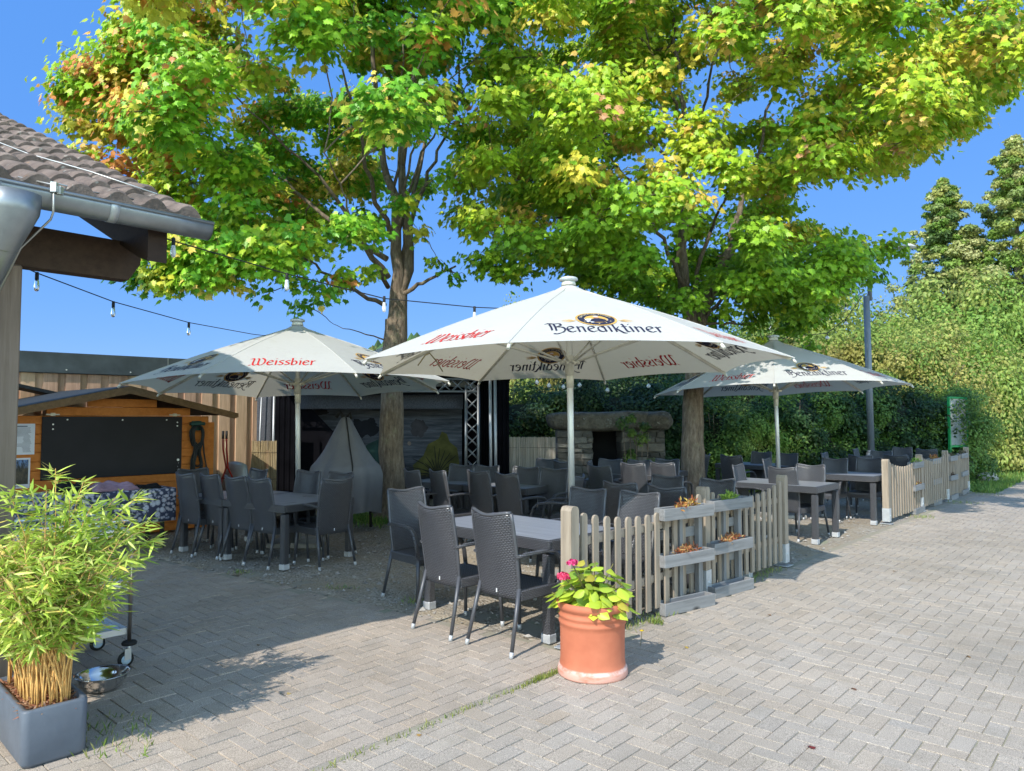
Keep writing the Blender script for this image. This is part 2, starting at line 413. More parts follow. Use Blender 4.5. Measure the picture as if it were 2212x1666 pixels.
mo = t_.ramp(t_.noise(src, 3.2, 5, .7), [(.52, (0, 0, 0)), (.68, (.8, .8, .8))]); c = t_.mix(mo, c, (.055, .045, .035))
t_.link(c, t_.b.inputs['Base Color']); t_.b.inputs['Roughness'].default_value = .9; t_.bump(t_.noise(src, 60, 4), .7, .01)
TW, TR = .195, .30
rb = MB(); rb.smooth = True
KMAX = 4.29; nrow = 19
def hump(k):
    x = (k/TW) % 1.0
    return .052*max(0, math.sin(PI*min(1, x/.72)))**.75 if x < .72 else -.004*math.sin(PI*(x-.72)/.28)
for r_ in range(nrow):
    rr = random.Random(r_)
    q0, q1 = -.05+r_*TR, -.05+(r_+1)*TR+.04
    nk = int(KMAX/TW*10); base = len(rb.v); tj = [rr.uniform(-.006, .006) for _ in range(60)]
    for i in range(nk+1):
        k = i*KMAX/nk - .02; hz = hump(k+.02)+tj[int((k+.02)/TW)]
        rb.v += [tuple(RP(k, q0+.004, .010)), tuple(RP(k, q0, .040+hz)), tuple(RP(k, q0, .040+hz)), tuple(RP(k, q0+.02, .047+hz)), tuple(RP(k, q1, .008+hz))]
    for i in range(nk):
        for j in (0, 2, 3):
            a = base+i*5+j; rb.face([a, a+5, a+6, a+1])
tiles = LB(rb, 'roof', t_.m)
ub = MB()
A_, B_ = RP(KMAX, -.03, .012), RP(.0, -.03, .012)
C_, D_ = RP(.0, 5.5, .012), RP(KMAX, 5.5, .012)
ub.quad(A_, D_, C_, B_); dn = Z3*-.03
ub.quad(A_+dn, B_+dn, C_+dn, D_+dn); ub.quad(A_, B_, B_+dn, A_+dn); ub.quad(B_, C_, C_+dn, B_+dn); ub.quad(C_, D_, D_+dn, C_+dn); ub.quad(D_, A_, A_+dn, D_+dn)
# the roof slopes down again on its far side
RDG = 5.5
def RQ(k, q, h=0): return EE - U*k + V*(2*RDG-q) + Z3*(ZG+.035+q*TAN+h)
A2, B2, C2, D2 = RQ(KMAX, 0, .012), RQ(0, 0, .012), RQ(0, RDG, .012), RQ(KMAX, RDG, .012)
darkwood = wood('dark_timber', (.028, .014, .009), (.07, .036, .022), 'X', knots=False)
LB(ub, 'roof_boarding', darkwood)
zinc = mat('zinc', (.30, .32, .34), .42, .75, .22, 5, bump=.08, bscale=3)
zinc2 = mat('zinc_bright', (.50, .52, .54), .45, .6, .15, 9)
gb = MB(); gr = .072
def gut(a, b_):
    k = a*KMAX; an = PI*b_; off = -V*(.065+gr*math.cos(an)) - Z3*(gr*math.sin(an)*1.25)
    return EE - U*(k-.06) + off + Z3*(ZG+.01)
gb.grid(gut, 12, 14, thick=.002)
gb.tube([EE-U*(k-.06)-V*(.065+gr)+Z3*(ZG+.012) for k in (0, 1, 2, KMAX)], .010, 8)
bk = MB(); c0 = EE+U*.06-V*.065+Z3*(ZG+.008); ring = [c0-V*gr*math.cos(PI*i/14)-Z3*gr*1.25*math.sin(PI*i/14) for i in range(15)]
gb.quad(*ring); gb.quad(*[p-U*.003 for p in ring][::-1])
gutter = LB(gb, 'gutter', zinc)
kb = MB()
for kk in (.47, 1.02+.0):
    def gk(a, b_, kk=kk):
        an = PI*b_; off = -V*(.065+(gr+.004)*math.cos(an)) - Z3*((gr*1.25+.004)*math.sin(an)); return EE-U*(kk+a*.045)+off+Z3*(ZG+.012)
    k1 = MB(); k1.grid(gk, 1, 14, thick=.003); o = k1.build('gutter_bracket', zinc2, gutter)
# funnel and downpipe
KF = min([i*.005 for i in range(100, 400)], key=lambda k: abs(proj(EE-U*k-V*.065+Z3*(ZG-.1))[0]-22))
KP = min([i*.005 for i in range(60, 400)], key=lambda k: abs(proj(EE-U*k+V*.52+Z3*1.4)[0]+6))
fb = MB(); kf = KF
pc = lambda k, v, z: EE-U*k+V*v+Z3*z
pth = [pc(kf, -.065, ZG-.03), pc(kf, -.063, ZG-.12), pc(kf+.005, -.05, ZG-.22), pc(kf+.015, -.02, ZG-.30), pc(kf+.03, .10, ZG-.42), pc(kf+.05, .27, ZG-.56), pc(kf+.055, .33, ZG-.66), pc(kf+.055, .335, ZG-.9)]
fb.tube(pth, [.14, .13, .09, .066, .056, .053, .052, .052], 20)
fb.tube([pth[3]+Z3*.015, pth[3]-Z3*.005+V*.008], .072, 20)
fb.tube([pc(kf+.055, .335, ZG-.88), pc(kf+.055, .335, .02)], .05, 16)
LB(fb, 'downpipe', zinc)
cb = MB()
cp = pc(KF-.17, -.065-gr-.01, ZG+.035)
cb.tube([cp+V*.16+Z3*.05-U*.12, cp+V*.06+Z3*.02, cp, cp-Z3*.14, cp-Z3*.17+V*.04, cp-Z3*.32+V*.16-U*.1, cp-Z3*.55+V*.24-U*.17], .0055, 6)
cb.box((0,0,0), (.03, .02, .05), Matrix.Translation(cp-Z3*.01-V*.005)); cb.box((0,0,0), (.02, .03, .04), Matrix.Translation(cp-Z3*.02+U*.03))
cb.tube([cp+V*.05+Z3*.03, pc(.6, .06, ZG+.10), pc(.25, .12, ZG+.13)], .005, 6)
wpts = [pc(.18, .10, ZG+.185)]+[pc(.18+q*.52, .10+q*.92, ZG+.185+q*.92*TAN-(.02 if j % 2 else 0)) for j, q in enumerate([i*.45 for i in range(1, 10)])]
cb.tube(wpts, .005, 6)
LB(cb, 'lightning_wire', mat('wire_steel', (.5, .5, .48), .4, .8))
def obox(b, p, du, dv, dz, bev=.006, rotU=True):    # oriented box centred at p along U,V
    M = Matrix(((U.x, V.x, 0, p[0]), (U.y, V.y, 0, p[1]), (0, 0, 1, p[2]), (0, 0, 0, 1))); b.box((0, 0, 0), (du, dv, dz), M, bev)
# rafters (run with the slope, cut square at the eave)
for kk in (.20, 1.10, 2.0, 2.9, 3.8):
    b = MB(); w = .055
    pr = [(.03, -.02), (.03, -.29), (.16, -.305), (4.9, -.30), (4.9, -.02)]
    L = [RP(kk-w, q, h) for q, h in pr]; R2 = [RP(kk+w, q, h) for q, h in pr]
    b.quad(*L); b.quad(*R2[::-1])
    for i in range(5): b.quad(L[i], R2[i], R2[(i+1) % 5], L[(i+1) % 5])
    LB(b, 'rafter', wood('dark_rafter', (.02, .012, .009), (.05, .03, .022), 'Y', knots=False))
b = MB(); qv = .52; zt = ZG+.035+qv*TAN-.305; zb = zt-.24; kend = .13
P = [(kend, zt), (kend, zt-.13), (kend+.07, zb), (KMAX, zb), (KMAX, zt)]
L = [EE-U*k+V*(qv-.06)+Z3*z for k, z in P]; R2 = [EE-U*k+V*(qv+.06)+Z3*z for k, z in P]
b.quad(*L); b.quad(*R2[::-1])
for i in range(5): b.quad(L[i], R2[i], R2[(i+1) % 5], L[(i+1) % 5])
LB(b, 'purlin', wood('brown_purlin', (.035, .021, .015), (.085, .053, .037), 'X', knots=False))
postw = wood('grey_post', (.12, .085, .062), (.30, .235, .19), 'Z')
b = MB(); pp = pc(KP, .52, 0)
M = Matrix(((U.x, V.x, 0, pp.x), (U.y, V.y, 0, pp.y), (0, 0, 1, 0), (0, 0, 0, 1))); b.box((0, 0, zb/2), (.15, .15, zb), M, .008)
LB(b, 'post', postw)
b = MB(); obox(b, pc(3.3, 2.6, 1.35), 1.6, 3.6, 2.7, .0)
LB(b, 'wall', mat('plaster', (.5, .47, .42), .9, var=.1))
# ------------------------------------------------------------------ boarded wall with grey coping
WP = W(380, 775, 13.0); wh = WP.z; wd_ = Vector((.759, .651, 0)).normalized(); wn_ = Vector((-wd_.y, wd_.x, 0))
WO = Vector((WP.x, WP.y, 0))
wall = empty('boarded_wall', tuple(WO), 0, 'tall wall of vertical larch boards under a dark grey metal coping, behind the wooden hut', 'wall')
def WB(b, name, m, par): o = b.build(name, m, par); o.matrix_parent_inverse = Matrix.Translation(par.location).inverted(); return o
larch = wood('larch_board', (.28, .16, .10), (.62, .43, .30), 'Z', scale=9)
t_ = NT('larch_wall'); at = t_.node('ShaderNodeAttribute', attribute_name='Col'); src = t_.coord()
f = t_.noise(t_.mapping(src, (1, 1, .07)), 22, 6, .7)
c = t_.mix(1.0, at.outputs['Color'], t_.ramp(f, [(.25, (.62, .56, .5)), (.7, (1.1, 1.08, 1.05))]), 'MULTIPLY')
v = t_.node('ShaderNodeTexVoronoi'); v.inputs['Scale'].default_value = 3.4; t_.link(t_.mapping(src, (1, 1, .6)), v.inputs['Vector'])
c = t_.mix(t_.ramp(v.outputs['Distance'], [(.03, (1, 1, 1)), (.075, (0, 0, 0))]), c, (.08, .035, .02))
t_.link(c, t_.b.inputs['Base Color']); t_.b.inputs['Roughness'].default_value = .8; t_.bump(f, .3, .004)
b = MB(); k = -6.5; i = 0; vv = []; cc = []
rs = random.Random(4); V_ = []; Q = []; C = []
while k < 2.0:
    w = rs.uniform(.145, .165); fr = i % 2; off = -.02 if fr else .012
    a0, a1 = (k-.02, k+w+.02) if fr else (k, k+w)
    v_ = rs.uniform(.8, 1.15); cc = (.58*v_, .40*v_*rs.uniform(.94, 1.05), .28*v_)
    n = len(V_)
    for z in (0, wh-.30):
        for (kk, o_) in ((a0, .03), (a1, .03), (a1, off-.001*i*.1), (a0, off-.001*i*.1)):
            p = WO+wd_*kk+wn_*o_; V_.append((p.x, p.y, z)); C.append(cc)
    Q += [(n, n+1, n+5, n+4), (n+1, n+2, n+6, n+5), (n+2, n+3, n+7, n+6), (n+3, n, n+4, n+7)]
    k += w; i += 1
bo = add_mesh('board_cladding', np_mesh('board_cladding', np.array(V_), np.array(Q), np.array(C), [t_.m], k=4), wall); bo.matrix_parent_inverse = Matrix.Translation(wall.location).inverted()
b = MB(); M = Matrix(((wd_.x, wn_.x, 0, WO.x), (wd_.y, wn_.y, 0, WO.y), (0, 0, 1, 0), (0, 0, 0, 1)))
b.box((-3.2, .06, wh-.17), (7.6, .26, .34), M, .01)
cop = WB(b, 'coping', mat('coping_metal', (.06, .075, .088), .38, .3, .3, 3), wall)
for kk in (-.15, -2.4, -4.6):
    b = MB(); b.box((kk, -.074, wh-.17), (.02, .006, .33), M); b.build('coping_seam', mat('seam_metal', (.2, .22, .23), .4, .5), cop)
for kk in [-.75-.95*i for i in range(7)]+[.0]:
    b = MB(); b.tube([WO+wd_*kk-wn_*.065+Z3*(wh-.28), WO+wd_*kk-wn_*.08+Z3*(wh-.28)], .012, 8); b.build('screw', mat('screw_metal', (.6, .6, .6), .4, .8), cop)
b = MB(); b.box((-3.2, .30, wh*.48), (7.4, .10, wh*.96), M); WB(b, 'wall_core', mat('dark_core', (.05, .045, .04), .9), wall)
# ------------------------------------------------------------------ wooden hut
HR = W(392, 898, 10.4); HBW = 1.74
HO = Vector((HR.x, HR.y, 0))             # foot of the blackboard's right edge, on the hut's front wall
hut = empty('wooden_hut', tuple(HO), 0, 'orange stained log hut with low gabled felt roof and closed black serving hatch', 'hut')
def HM(): return Matrix(((U.x, V.x, 0, HO.x), (U.y, V.y, 0, HO.y), (0, 0, 1, 0), (0, 0, 0, 1)))
M = HM()
def HL(b, name, m, par=hut):
    o = b.build(name, m, par)
    if par is hut: o.matrix_parent_inverse = Matrix.Translation(hut.location).inverted()
    return o
hutw = wood('stained_pine', (.44, .13, .022), (.72, .26, .055), 'X', scale=7)
hx0, hx1, hd = -2.42, .40, 2.3; wz = 1.62; rz_ = 2.04; hxm = -.78
b = MB(); bh = .115
def rooftop(x): return rz_-.12-abs(x-hxm)*(.245)
z = .03
while z < rz_:
    # clip the board ends under the slope of the roof
    xa, xb = hx0, hx1
    if z+bh > wz-.08:
        half = max(0, (rz_-.12-(z+bh*.5))/.245); xa, xb = max(hx0, hxm-half), min(hx1, hxm+half)
    if xb-xa > .1: b.box(((xa+xb)/2, .02, z+bh/2), (xb-xa, .04, bh-.004), M, .007)
    z += bh
for x in (hx0+.02, hx1-.02):
    z = .03
    while z < wz-.05: b.box((x, hd/2+.04, z+bh/2), (.04, hd, bh-.004), M, .007); z += bh
b.box((hx0-.02+.06, -.012, .8), (.05, .03, 1.5), M); b.box((hxm-.02, .045, .9), (2.6, .02, 1.3), M)
HL(b, 'log_wall', hutw)
felt = mat('roof_felt', (.022, .028, .034), .75, 0, .35, 20, bump=.3)
b = MB()
for sg in (-1, 1):
    x1 = hxm+sg*(2.0 if sg < 0 else 1.52)
    zz = lambda x: rz_-abs(x-hxm)*.235
    y0, y1 = -.22, hd+.25; th = .03
    a, b_ = (hxm, x1)
    P = [M @ Vector(q) for q in ((a, y0, zz(a)), (b_, y0, zz(b_)), (b_, y1, zz(b_)), (a, y1, zz(a)))]
    D = [p-Z3*th for p in P]
    b.quad(*(P if sg > 0 else P[::-1])); b.quad(*(D[::-1] if sg > 0 else D))
    for i in range(4): b.quad(P[i], D[i], D[(i+1) % 4], P[(i+1) % 4])
rf = HL(b, 'roof', felt)
b = MB()
for sg in (-1, 1):
    x1 = hxm+sg*(2.0 if sg < 0 else 1.52)
    for y in (-.235,):
        z0, z1 = rz_-.004, rz_-abs(x1-hxm)*.235-.004
        Pf = [M @ Vector(q) for q in ((hxm, y, z0), (x1, y, z1), (x1, y, z1-.055), (x1-sg*.06, y, z1-.075), (hxm, y, z0-.10))]; Pb = [p+V*.028 for p in Pf]
        b.quad(*(Pf if sg < 0 else Pf[::-1])); b.quad(*(Pb[::-1] if sg < 0 else Pb))
        for i in range(5): b.quad(Pf[i], Pb[i], Pb[(i+1) % 5], Pf[(i+1) % 5])
HL(b, 'bargeboard', wood('barge', (.09, .055, .028), (.28, .17, .085), 'X'))
# a second, higher ridge piece behind
b = MB(); 
b.box((-HBW/2, -.022, 1.62-.4+.01), (HBW, .018, .80), M, .004)
# hatch bottom edge slopes a little in the photograph because it hangs slightly open
hat = HL(b, 'serving_hatch', mat('hatch_black', (.014, .013, .017), .6, 0, .3, 2))
b = MB()
for x, z in ((-.05, 1.02), (-.07, 1.55), (-.07, 1.50), (-HBW+.12, 1.53), (-HBW+.12, 1.47), (-.8, 1.585), (-HBW+.28, 1.59), (-.22, 1.585)):
    b.tube([M @ Vector((x, -.030, z)), M @ Vector((x, -.037, z))], .010 if z > 1.1 else .018, 8)
b.build('bolt', mat('screw_metal', (.6, .6, .6), .4, .8), hat)
for x in (-HBW+.12, -.1):
    b = MB(); b.box((x, -.012, 1.655), (.15, .012, .016), M); b.box((x, -.016, 1.655), (.05, .02, .04), M); HL(b, 'hinge', mat('hinge_metal', (.55, .5, .4), .5, .6))
b = MB(); b.tube([M @ Vector((-.05+.01*math.sin(i*2), -.02-.01*(i % 2), 1.0-.025*i)) for i in range(7)], .004, 5); HL(b, 'chain', mat('screw_metal', (.6,)*3, .4, .8))
# notices pinned to the hut
def flat_rects(b, M, rects, y):
    for (x0, z0, x1, z1) in rects:
        b.quad(M @ Vector((x0, y, z0)), M @ Vector((x1, y, z0)), M @ Vector((x1, y, z1)), M @ Vector((x0, y, z1)))
def notice(name, x0, z0, w, h, label, cat, pic=False):
    e = empty(name, tuple(M @ Vector((x0+w/2, -.01, z0))), 0, label, cat); inv = Matrix.Translation(e.location).inverted()
    b = MB(); b.box((x0+w/2, -.010, z0+h/2), (w, .006, h), M); o = b.build('sheet', mat('paper', (.72, .74, .80), .5, var=.04), e); o.matrix_parent_inverse = inv
    b = MB(); rr = random.Random(3)
    if not pic:
        rects = [(x0+w*.25, z0+h*.90, x0+w*.72, z0+h*.93)]
        for i in range(22):
            zz_ = z0+h*(.86-.037*i); a = rr.uniform(.08, .2) if i < 8 else .07
            rects.append((x0+w*a, zz_, x0+w*(1-a-rr.uniform(0, .1)) if i < 8 or 13 < i < 17 else x0+w*rr.uniform(.25, .34), zz_+h*.010))
            if not (i < 8 or 13 < i < 17): rects.append((x0+w*rr.uniform(.52, .6), zz_, x0+w*rr.uniform(.8, .88), zz_+h*.010))
        flat_rects(b, M, rects, -.0145); o = b.build('printed_lines', mat('ink', (.10, .11, .16), .6), e); o.matrix_parent_inverse = inv
    else:
        flat_rects(b, M, [(x0+w*.06, z0+h*.13, x0+w*.92, z0+h*.94)], -.0145)
        t = NT('forest_picture'); s_ = t.coord(); 
        ff = t.noise(t.mapping(s_, (1, 1, .35)), 30, 6, .7); sx = t.node('ShaderNodeSeparateXYZ'); t.link(s_, sx.inputs[0])
        c1 = t.ramp(ff, [(.35, (.01, .012, .012)), (.6, (.09, .07, .04)), (.75, (.2, .18, .14))])
        up = t.ramp(t.math('MULTIPLY', t.math('SUBTRACT', sx.outputs[2], z0+h*.45), 4.5), [(.3, (0, 0, 0)), (.6, (1, 1, 1))])
        t.link(t.mix(up, c1, t.ramp(ff, [(.45, (.02, .03, .05)), (.55, (.13, .25, .5))])), t.b.inputs['Base Color'])
        o = b.build('picture', t.m, e); o.matrix_parent_inverse = inv
        b = MB(); flat_rects(b, M, [(x0+w*.08, z0+h*.05, x0+w*.55, z0+h*.075)], -.0146); o = b.build('caption', mat('ink', (.1, .11, .16), .6), e); o.matrix_parent_inverse = inv
notice('price_notice', -HBW-.36, 1.16, .29, .38, 'white printed price notice on orange hut beside the black hatch', 'notice')
notice('picture_poster', -HBW-.36, .75, .25, .37, 'small poster with a woodland picture below the price notice on the hut', 'poster', True)
# ridge of the second little roof showing behind the hut
b = MB()
e2 = empty('felt_canopy', tuple(M @ Vector((-1.75, 2.3, 0))), 0, 'small dark felt ridge roof standing behind the left side of the hut', 'roof')
for sg in (-1, 1):
    P = [M @ Vector(q) for q in ((-1.55, 2.35, 2.16), (-1.55+sg*1.1, 2.35, 1.92), (-1.55+sg*1.1, 2.9, 1.92), (-1.55, 2.9, 2.16))]
    D = [p-Z3*.05 for p in P]; b.quad(*(P if sg > 0 else P[::-1])); b.quad(*(D[::-1] if sg > 0 else D))
    for i in range(4): b.quad(P[i], D[i], D[(i+1) % 4], P[(i+1) % 4])
o = b.build('roof', felt, e2); o.matrix_parent_inverse = Matrix.Translation(e2.location).inverted()
b = MB(); b.box((-1.55, 2.6, .95), (.1, .1, 1.9), M); o = b.build('support', hutw, e2); o.matrix_parent_inverse = Matrix.Translation(e2.location).inverted()
# coiled hose on a reel bracket
e3 = empty('garden_hose', tuple(M @ Vector((.22, -.06, .8))), 0, 'coiled black hose hanging in loops from a green hook on the hut corner', 'hose'); inv = Matrix.Translation(e3.location).inverted()
b = MB(); rr = random.Random(8)
for j in range(9):
    w1 = rr.uniform(.10, .15); cxh = .21+rr.uniform(-.01, .01); y = -.03-.008*j; zt_ = 1.50; zb_ = .80+rr.uniform(-.03, .12); pts = []
    for i in range(33):
        a = 2*PI*i/32; zc = (zt_+zb_)/2; hh = (zt_-zb_)/2
        zz = zc+hh*math.cos(a); tw = (zz-zb_)/(zt_-zb_)
        wx = w1*math.sin(a)*(1 if tw > .5 else -1 if j % 3 else 1)*(abs(tw-.45)*1.9+.15)
        pts.append(M @ Vector((cxh+wx, y, zz)))
    b.tube(pts, .011, 7)
b.tube([M @ Vector(q) for q in ((.28, -.06, 1.45), (.31, -.06, 1.1), (.36, -.08, .8), (.42, -.2, .4), (.45, -.3, .02))], .011, 7)
o = b.build('hose_loops', mat('hose_black', (.018, .022, .022), .5), e3); o.matrix_parent_inverse = inv
b = MB(); b.box((.21, -.05, 1.53), (.20, .09, .05), M, .01); b.box((.21, -.02, 1.50), (.14, .03, .14), M, .005); o = b.build('hook', mat('green_plastic', (.01, .06, .05), .5), e3); o.matrix_parent_inverse = inv
# ------------------------------------------------------------------ folding table with flowered cloth, cloths on it
TC = G(379, 1053, .74); TL = 1.75
tb = empty('cloth_table', (TC.x, TC.y, 0), 0, 'long table in front of the hut, its legs hidden under a hanging flowered cloth', 'table'); inv = Matrix.Translation(tb.location).inverted()
M2 = Matrix(((U.x, V.x, 0, TC.x), (U.y, V.y, 0, TC.y), (0, 0, 1, 0), (0, 0, 0, 1)))
b = MB(); b.box((-TL/2, .3, .70), (TL-.04, .58, .03), M2); o = b.build('tabletop', mat('ply', (.2, .15, .1), .7), tb); o.matrix_parent_inverse = inv
for x in (-.12, -TL+.12):
    for y in (.08, .52): b = MB(); b.box((x, y, .34), (.04, .04, .68), M2); o = b.build('leg', mat('steel_dark', (.05, .05, .05), .5, .5), tb); o.matrix_parent_inverse = inv
t = NT('flowered_cloth'); s_ = t.coord('UV'); s0_ = s_
co2 = t.coord(); mp = t.node('ShaderNodeVectorRotate', rotation_type='Z_AXIS'); mp.inputs['Angle'].default_value = -math.atan2(U.y, U.x); t.link(co2, mp.inputs['Vector'])
vo = t.node('ShaderNodeTexVoronoi'); vo.inputs['Scale'].default_value = 14; t.link(mp.outputs[0], vo.inputs['Vector'])
vo2 = t.node('ShaderNodeTexVoronoi'); vo2.inputs['Scale'].default_value = 23; t.link(mp.outputs[0], vo2.inputs['Vector'])
nz = t.noise(mp.outputs[0], 5, 4)
pet = t.math('ADD', vo.outputs['Distance'], t.math('MULTIPLY', t.noise(mp.outputs[0], 60, 2), .25))
fl = t.ramp(pet, [(.0, (.07, .05, .07)), (.15, (.06, .05, .09)), (.22, (.70, .72, .80)), (.55, (.50, .53, .64)), (.66, (.045, .05, .10))])
f2 = t.ramp(vo2.outputs['Distance'], [(.30, (.58, .54, .60)), (.46, (.26, .29, .40)), (.56, (.04, .05, .10))])
t.link(t.mix(t.ramp(nz, [(.46, (0, 0, 0)), (.5, (1, 1, 1))]), fl, f2), t.b.inputs['Base Color']); t.b.inputs['Roughness'].default_value = .75
b = MB()
def cloth(a, c_):
    x = -TL+a*TL; L = c_*1.02
    if L < .62: return M2 @ Vector((x, .6-L, .735+.004*math.sin(x*9)))
    dz = L-.62; w = .012*math.sin(x*17)*min(1, dz/.2)+.02*dz
    return M2 @ Vector((x, -.02-w, .735-dz))
b.grid(cloth, 60, 26, thick=.003)
o = b.build('flowered_tablecloth', t.m); tag(o, 'dark blue and white flowered cloth hanging over the long table by the hut', 'tablecloth')
def crumple(name, x0, x1, y0, y1, h, m, label, seed):
    rr = random.Random(seed); ph = [rr.uniform(0, 6) for _ in range(6)]
    def fn(a, c_):
        e = min(1, 5*min(a, 1-a, c_, 1-c_)+.05)
        z = .742+h*e*(.6+.25*math.sin(a*7+ph[0])*math.cos(c_*4+ph[1])+.15*math.sin(a*17+c_*9+ph[2]))
        return M2 @ Vector((x0+a*(x1-x0)+.02*math.sin(c_*9+ph[3]), y0+c_*(y1-y0)+.02*math.sin(a*11+ph[4]), z))
    b = MB(); b.grid(fn, 40, 14, thick=.004); tag(b.build(name, m), label, 'cloth')
crumple('folded_blanket', -.95, -.42, .02, .42, .13, mat('pink_cloth', (.34, .22, .29), .9, stretch=(1, 1, 6), scale=12), 'pinkish striped blanket bunched on the flowered tablecloth', 1)
crumple('black_jacket', -1.32, -.90, .04, .40, .15, mat('black_cloth', (.008, .008, .010), .9), 'black cloth heap on the flowered tablecloth left of the pink blanket', 2)
crumple('dark_scarf', -.40, -.10, .08, .36, .06, mat('black_cloth', (.008,)*3, .9), 'thin black cloth on the flowered tablecloth right of the pink blanket', 3)
# ------------------------------------------------------------------ things by the boarded wall and the stage
def thing(name, p, rz, label, cat, group=None): return empty(name, (p[0], p[1], p[2] if len(p) > 2 else 0), rz, label, cat, group)
black_fab = mat('black_fabric', (.006, .006, .008), .95, var=.4, scale=3, spec=.02)
gauze = mat('dark_gauze', (.075, .08, .095), .9, var=.5, scale=60)
alu = mat('aluminium', (.42, .43, .45), .5, .7, .15, 6)
alud = mat('aluminium_dull', (.20, .21, .22), .45, .7, .2, 6)
reed = NT('reed'); s_ = reed.coord(); ff = reed.noise(reed.mapping(s_, (60, 60, 1.2)), 1.6, 3)
reed.link(reed.ramp(ff, [(.3, (.16, .11, .055)), (.5, (.36, .27, .15)), (.7, (.50, .41, .26))]), reed.b.inputs['Base Color']); reed.b.inputs['Roughness'].default_value = .8; reed.bump(ff, .8, .02)
reedg = NT('reed_grey'); s_ = reedg.coord(); ff = reedg.noise(reedg.mapping(s_, (60, 60, 1.0)), 1.6, 3)
reedg.link(reedg.ramp(ff, [(.3, (.15, .125, .10)), (.5, (.33, .29, .24)), (.7, (.46, .41, .36))]), reedg.b.inputs['Base Color']); reedg.b.inputs['Roughness'].default_value = .85; reedg.bump(ff, .8, .02)
# broom pole leaning on the wall
p0 = G(604, 1118); q0 = W(587, 985, 12.1); 
b = MB(); pB = W(499, 1075, 12.0); pT = W(488, 955, 12.35); b.tube([(pB.x, pB.y, .02), pT], .014, 8)
b2 = MB(); b2.box((pB.x, pB.y, .05), (.32, .06, .08), None, .01)
br = thing('broom', (pB.x, pB.y, 0), 0, 'broom with pale wooden pole leaning on the board wall right of the hut', 'broom'); inv = Matrix.Translation(br.location).inverted()
o = b.build('pole', mat('pale_wood', (.5, .4, .28), .6), br); o.matrix_parent_inverse = inv
o = b2.build('brush', mat('bristle', (.08, .05, .03), .9), br); o.matrix_parent_inverse = inv
# upended wheelbarrow
wbp = W(512, 1060, 12.0); wb = thing('wheelbarrow', (wbp.x, wbp.y, 0), -.45, 'upended wheelbarrow with grey tray and red frame against the board wall', 'wheelbarrow')
b = MB()
def tray(a, c_):
    an = PI*a; w = .27*(.75+.25*math.sin(PI*c_)); 
    return (math.cos(an)*w*1.0, -.16*math.sin(an)*(math.sin(PI*(c_*.9+.05)))**.6, .12+.72*c_+.06*math.sin(an))
b.grid(tray, 14, 14, thick=.01); b.build('tray', mat('galvanised', (.42, .45, .48), .45, .5, .2, 7), wb)
redp = mat('red_paint', (.42, .03, .02), .45)
for sx in (-1, 1):
    b = MB(); b.tube([(sx*.06, -.30, .02), (sx*.10, -.26, .35), (sx*.13, -.20, .62), (sx*.02-.06, -.16, .80), (-.16+sx*.04, -.12, 1.10), (-.19+sx*.04, -.1, 1.28)], .014, 8); b.build('handle_bar', redp, wb)
    b = MB(); b.tube([(-.19+sx*.04, -.1, 1.27), (-.20+sx*.04, -.09, 1.40)], .019, 8); b.build('grip', mat('rubber', (.015,)*3, .7), wb)
b = MB(); b.tube([(-.05, -.24, .64), (.24, -.2, .64)], .013, 8); b.tube([(.0, -.27, .30), (.2, -.24, .30)], .013, 8); b.build('cross_bar', redp, wb)
b = MB(); b.lathe([(.10, -.035), (.165, -.03), (.175, 0), (.165, .03), (.10, .035)], 20, (0, 0, 0)); o = b.build('wheel', mat('rubber', (.015,)*3, .7), wb, (.08, -.24, .18)); o.rotation_euler = (0, PI/2, .3)
# reed screens rolled up by the stage
def reed_roll(px, py, d, w, h, label, m, lean=0, nr=1):
    p = W(px, py, d); e = thing('reed_screen', (p.x, p.y, 0), lean, label, 'reed screen')
    b = MB(); rr = random.Random(px); n = int(w/.0135)
    for i in range(n):
        x = -w/2+i*w/n; hh = h+rr.uniform(-.008, .006)
        b.tube([(x, rr.uniform(-.008, .008)+.02*math.sin(x*5), .02), (x+rr.uniform(-.004, .004), rr.uniform(-.008, .008)+.02*math.sin(x*5), hh)], .0068, 5)
    b.build('reeds', m.m, e)
    b = MB()
    for z in (.15*h, .5*h, .85*h): b.tube([(-w/2-.01, -.014+.02*math.sin(-w*2.5), z), (0, -.014, z), (w/2, -.014+.02*math.sin(w*2.5), z)], .003, 5)
    b.build('binding_wire', mat('wire_dark', (.05, .04, .03), .6, .4), e); return e
reed_roll(572, 955, 11.9, .40, 1.24, 'golden reed mat standing upright at the left edge of the black stage', reed)
e = reed_roll(549, 955, 12.1, .2, 1.2, 'narrow brown reed roll leaning beside the golden reed mat', reed); e.rotation_euler = (0, R(4), .5)
reed_roll(1150, 941, 13.2, .86, 1.27, 'grey weathered reed mat screen right of the black stage', reedg, .05)
# wooden panel right of the golden mat, below
# stage: black drapes, truss towers, printed banner
SD = 13.6
def X_(px, d): return (px-CX)/F_*d
def drape(name, px0, px1, d, z0, z1, m, label, folds=10, amp=.03, cat='curtain', parent=None, d1=None):
    a = W(px0, 900, d); c_ = W(px1, 900, d1 or d); A = Vector((a.x, a.y, 0)); Bv = Vector((c_.x, c_.y, 0)); N = (Bv-A).normalized(); N = Vector((-N.y, N.x, 0)); L = (Bv-A).length
    b = MB(); n = max(8, int(folds*6))
    b.grid(lambda u_, v_: A.lerp(Bv, u_)+N*(amp*math.sin(u_*folds*2*PI)*(1-.3*v_))+Z3*(z0+(z1-z0)*v_), n, 8, thick=.004)
    o = b.build(name, m, parent); 
    if label: tag(o, label, cat)
    return o
drape('black_drape', 1071, 1100, 13.0, .0, 2.28, black_fab, 'narrow black stage drape right of the aluminium posts', 3)
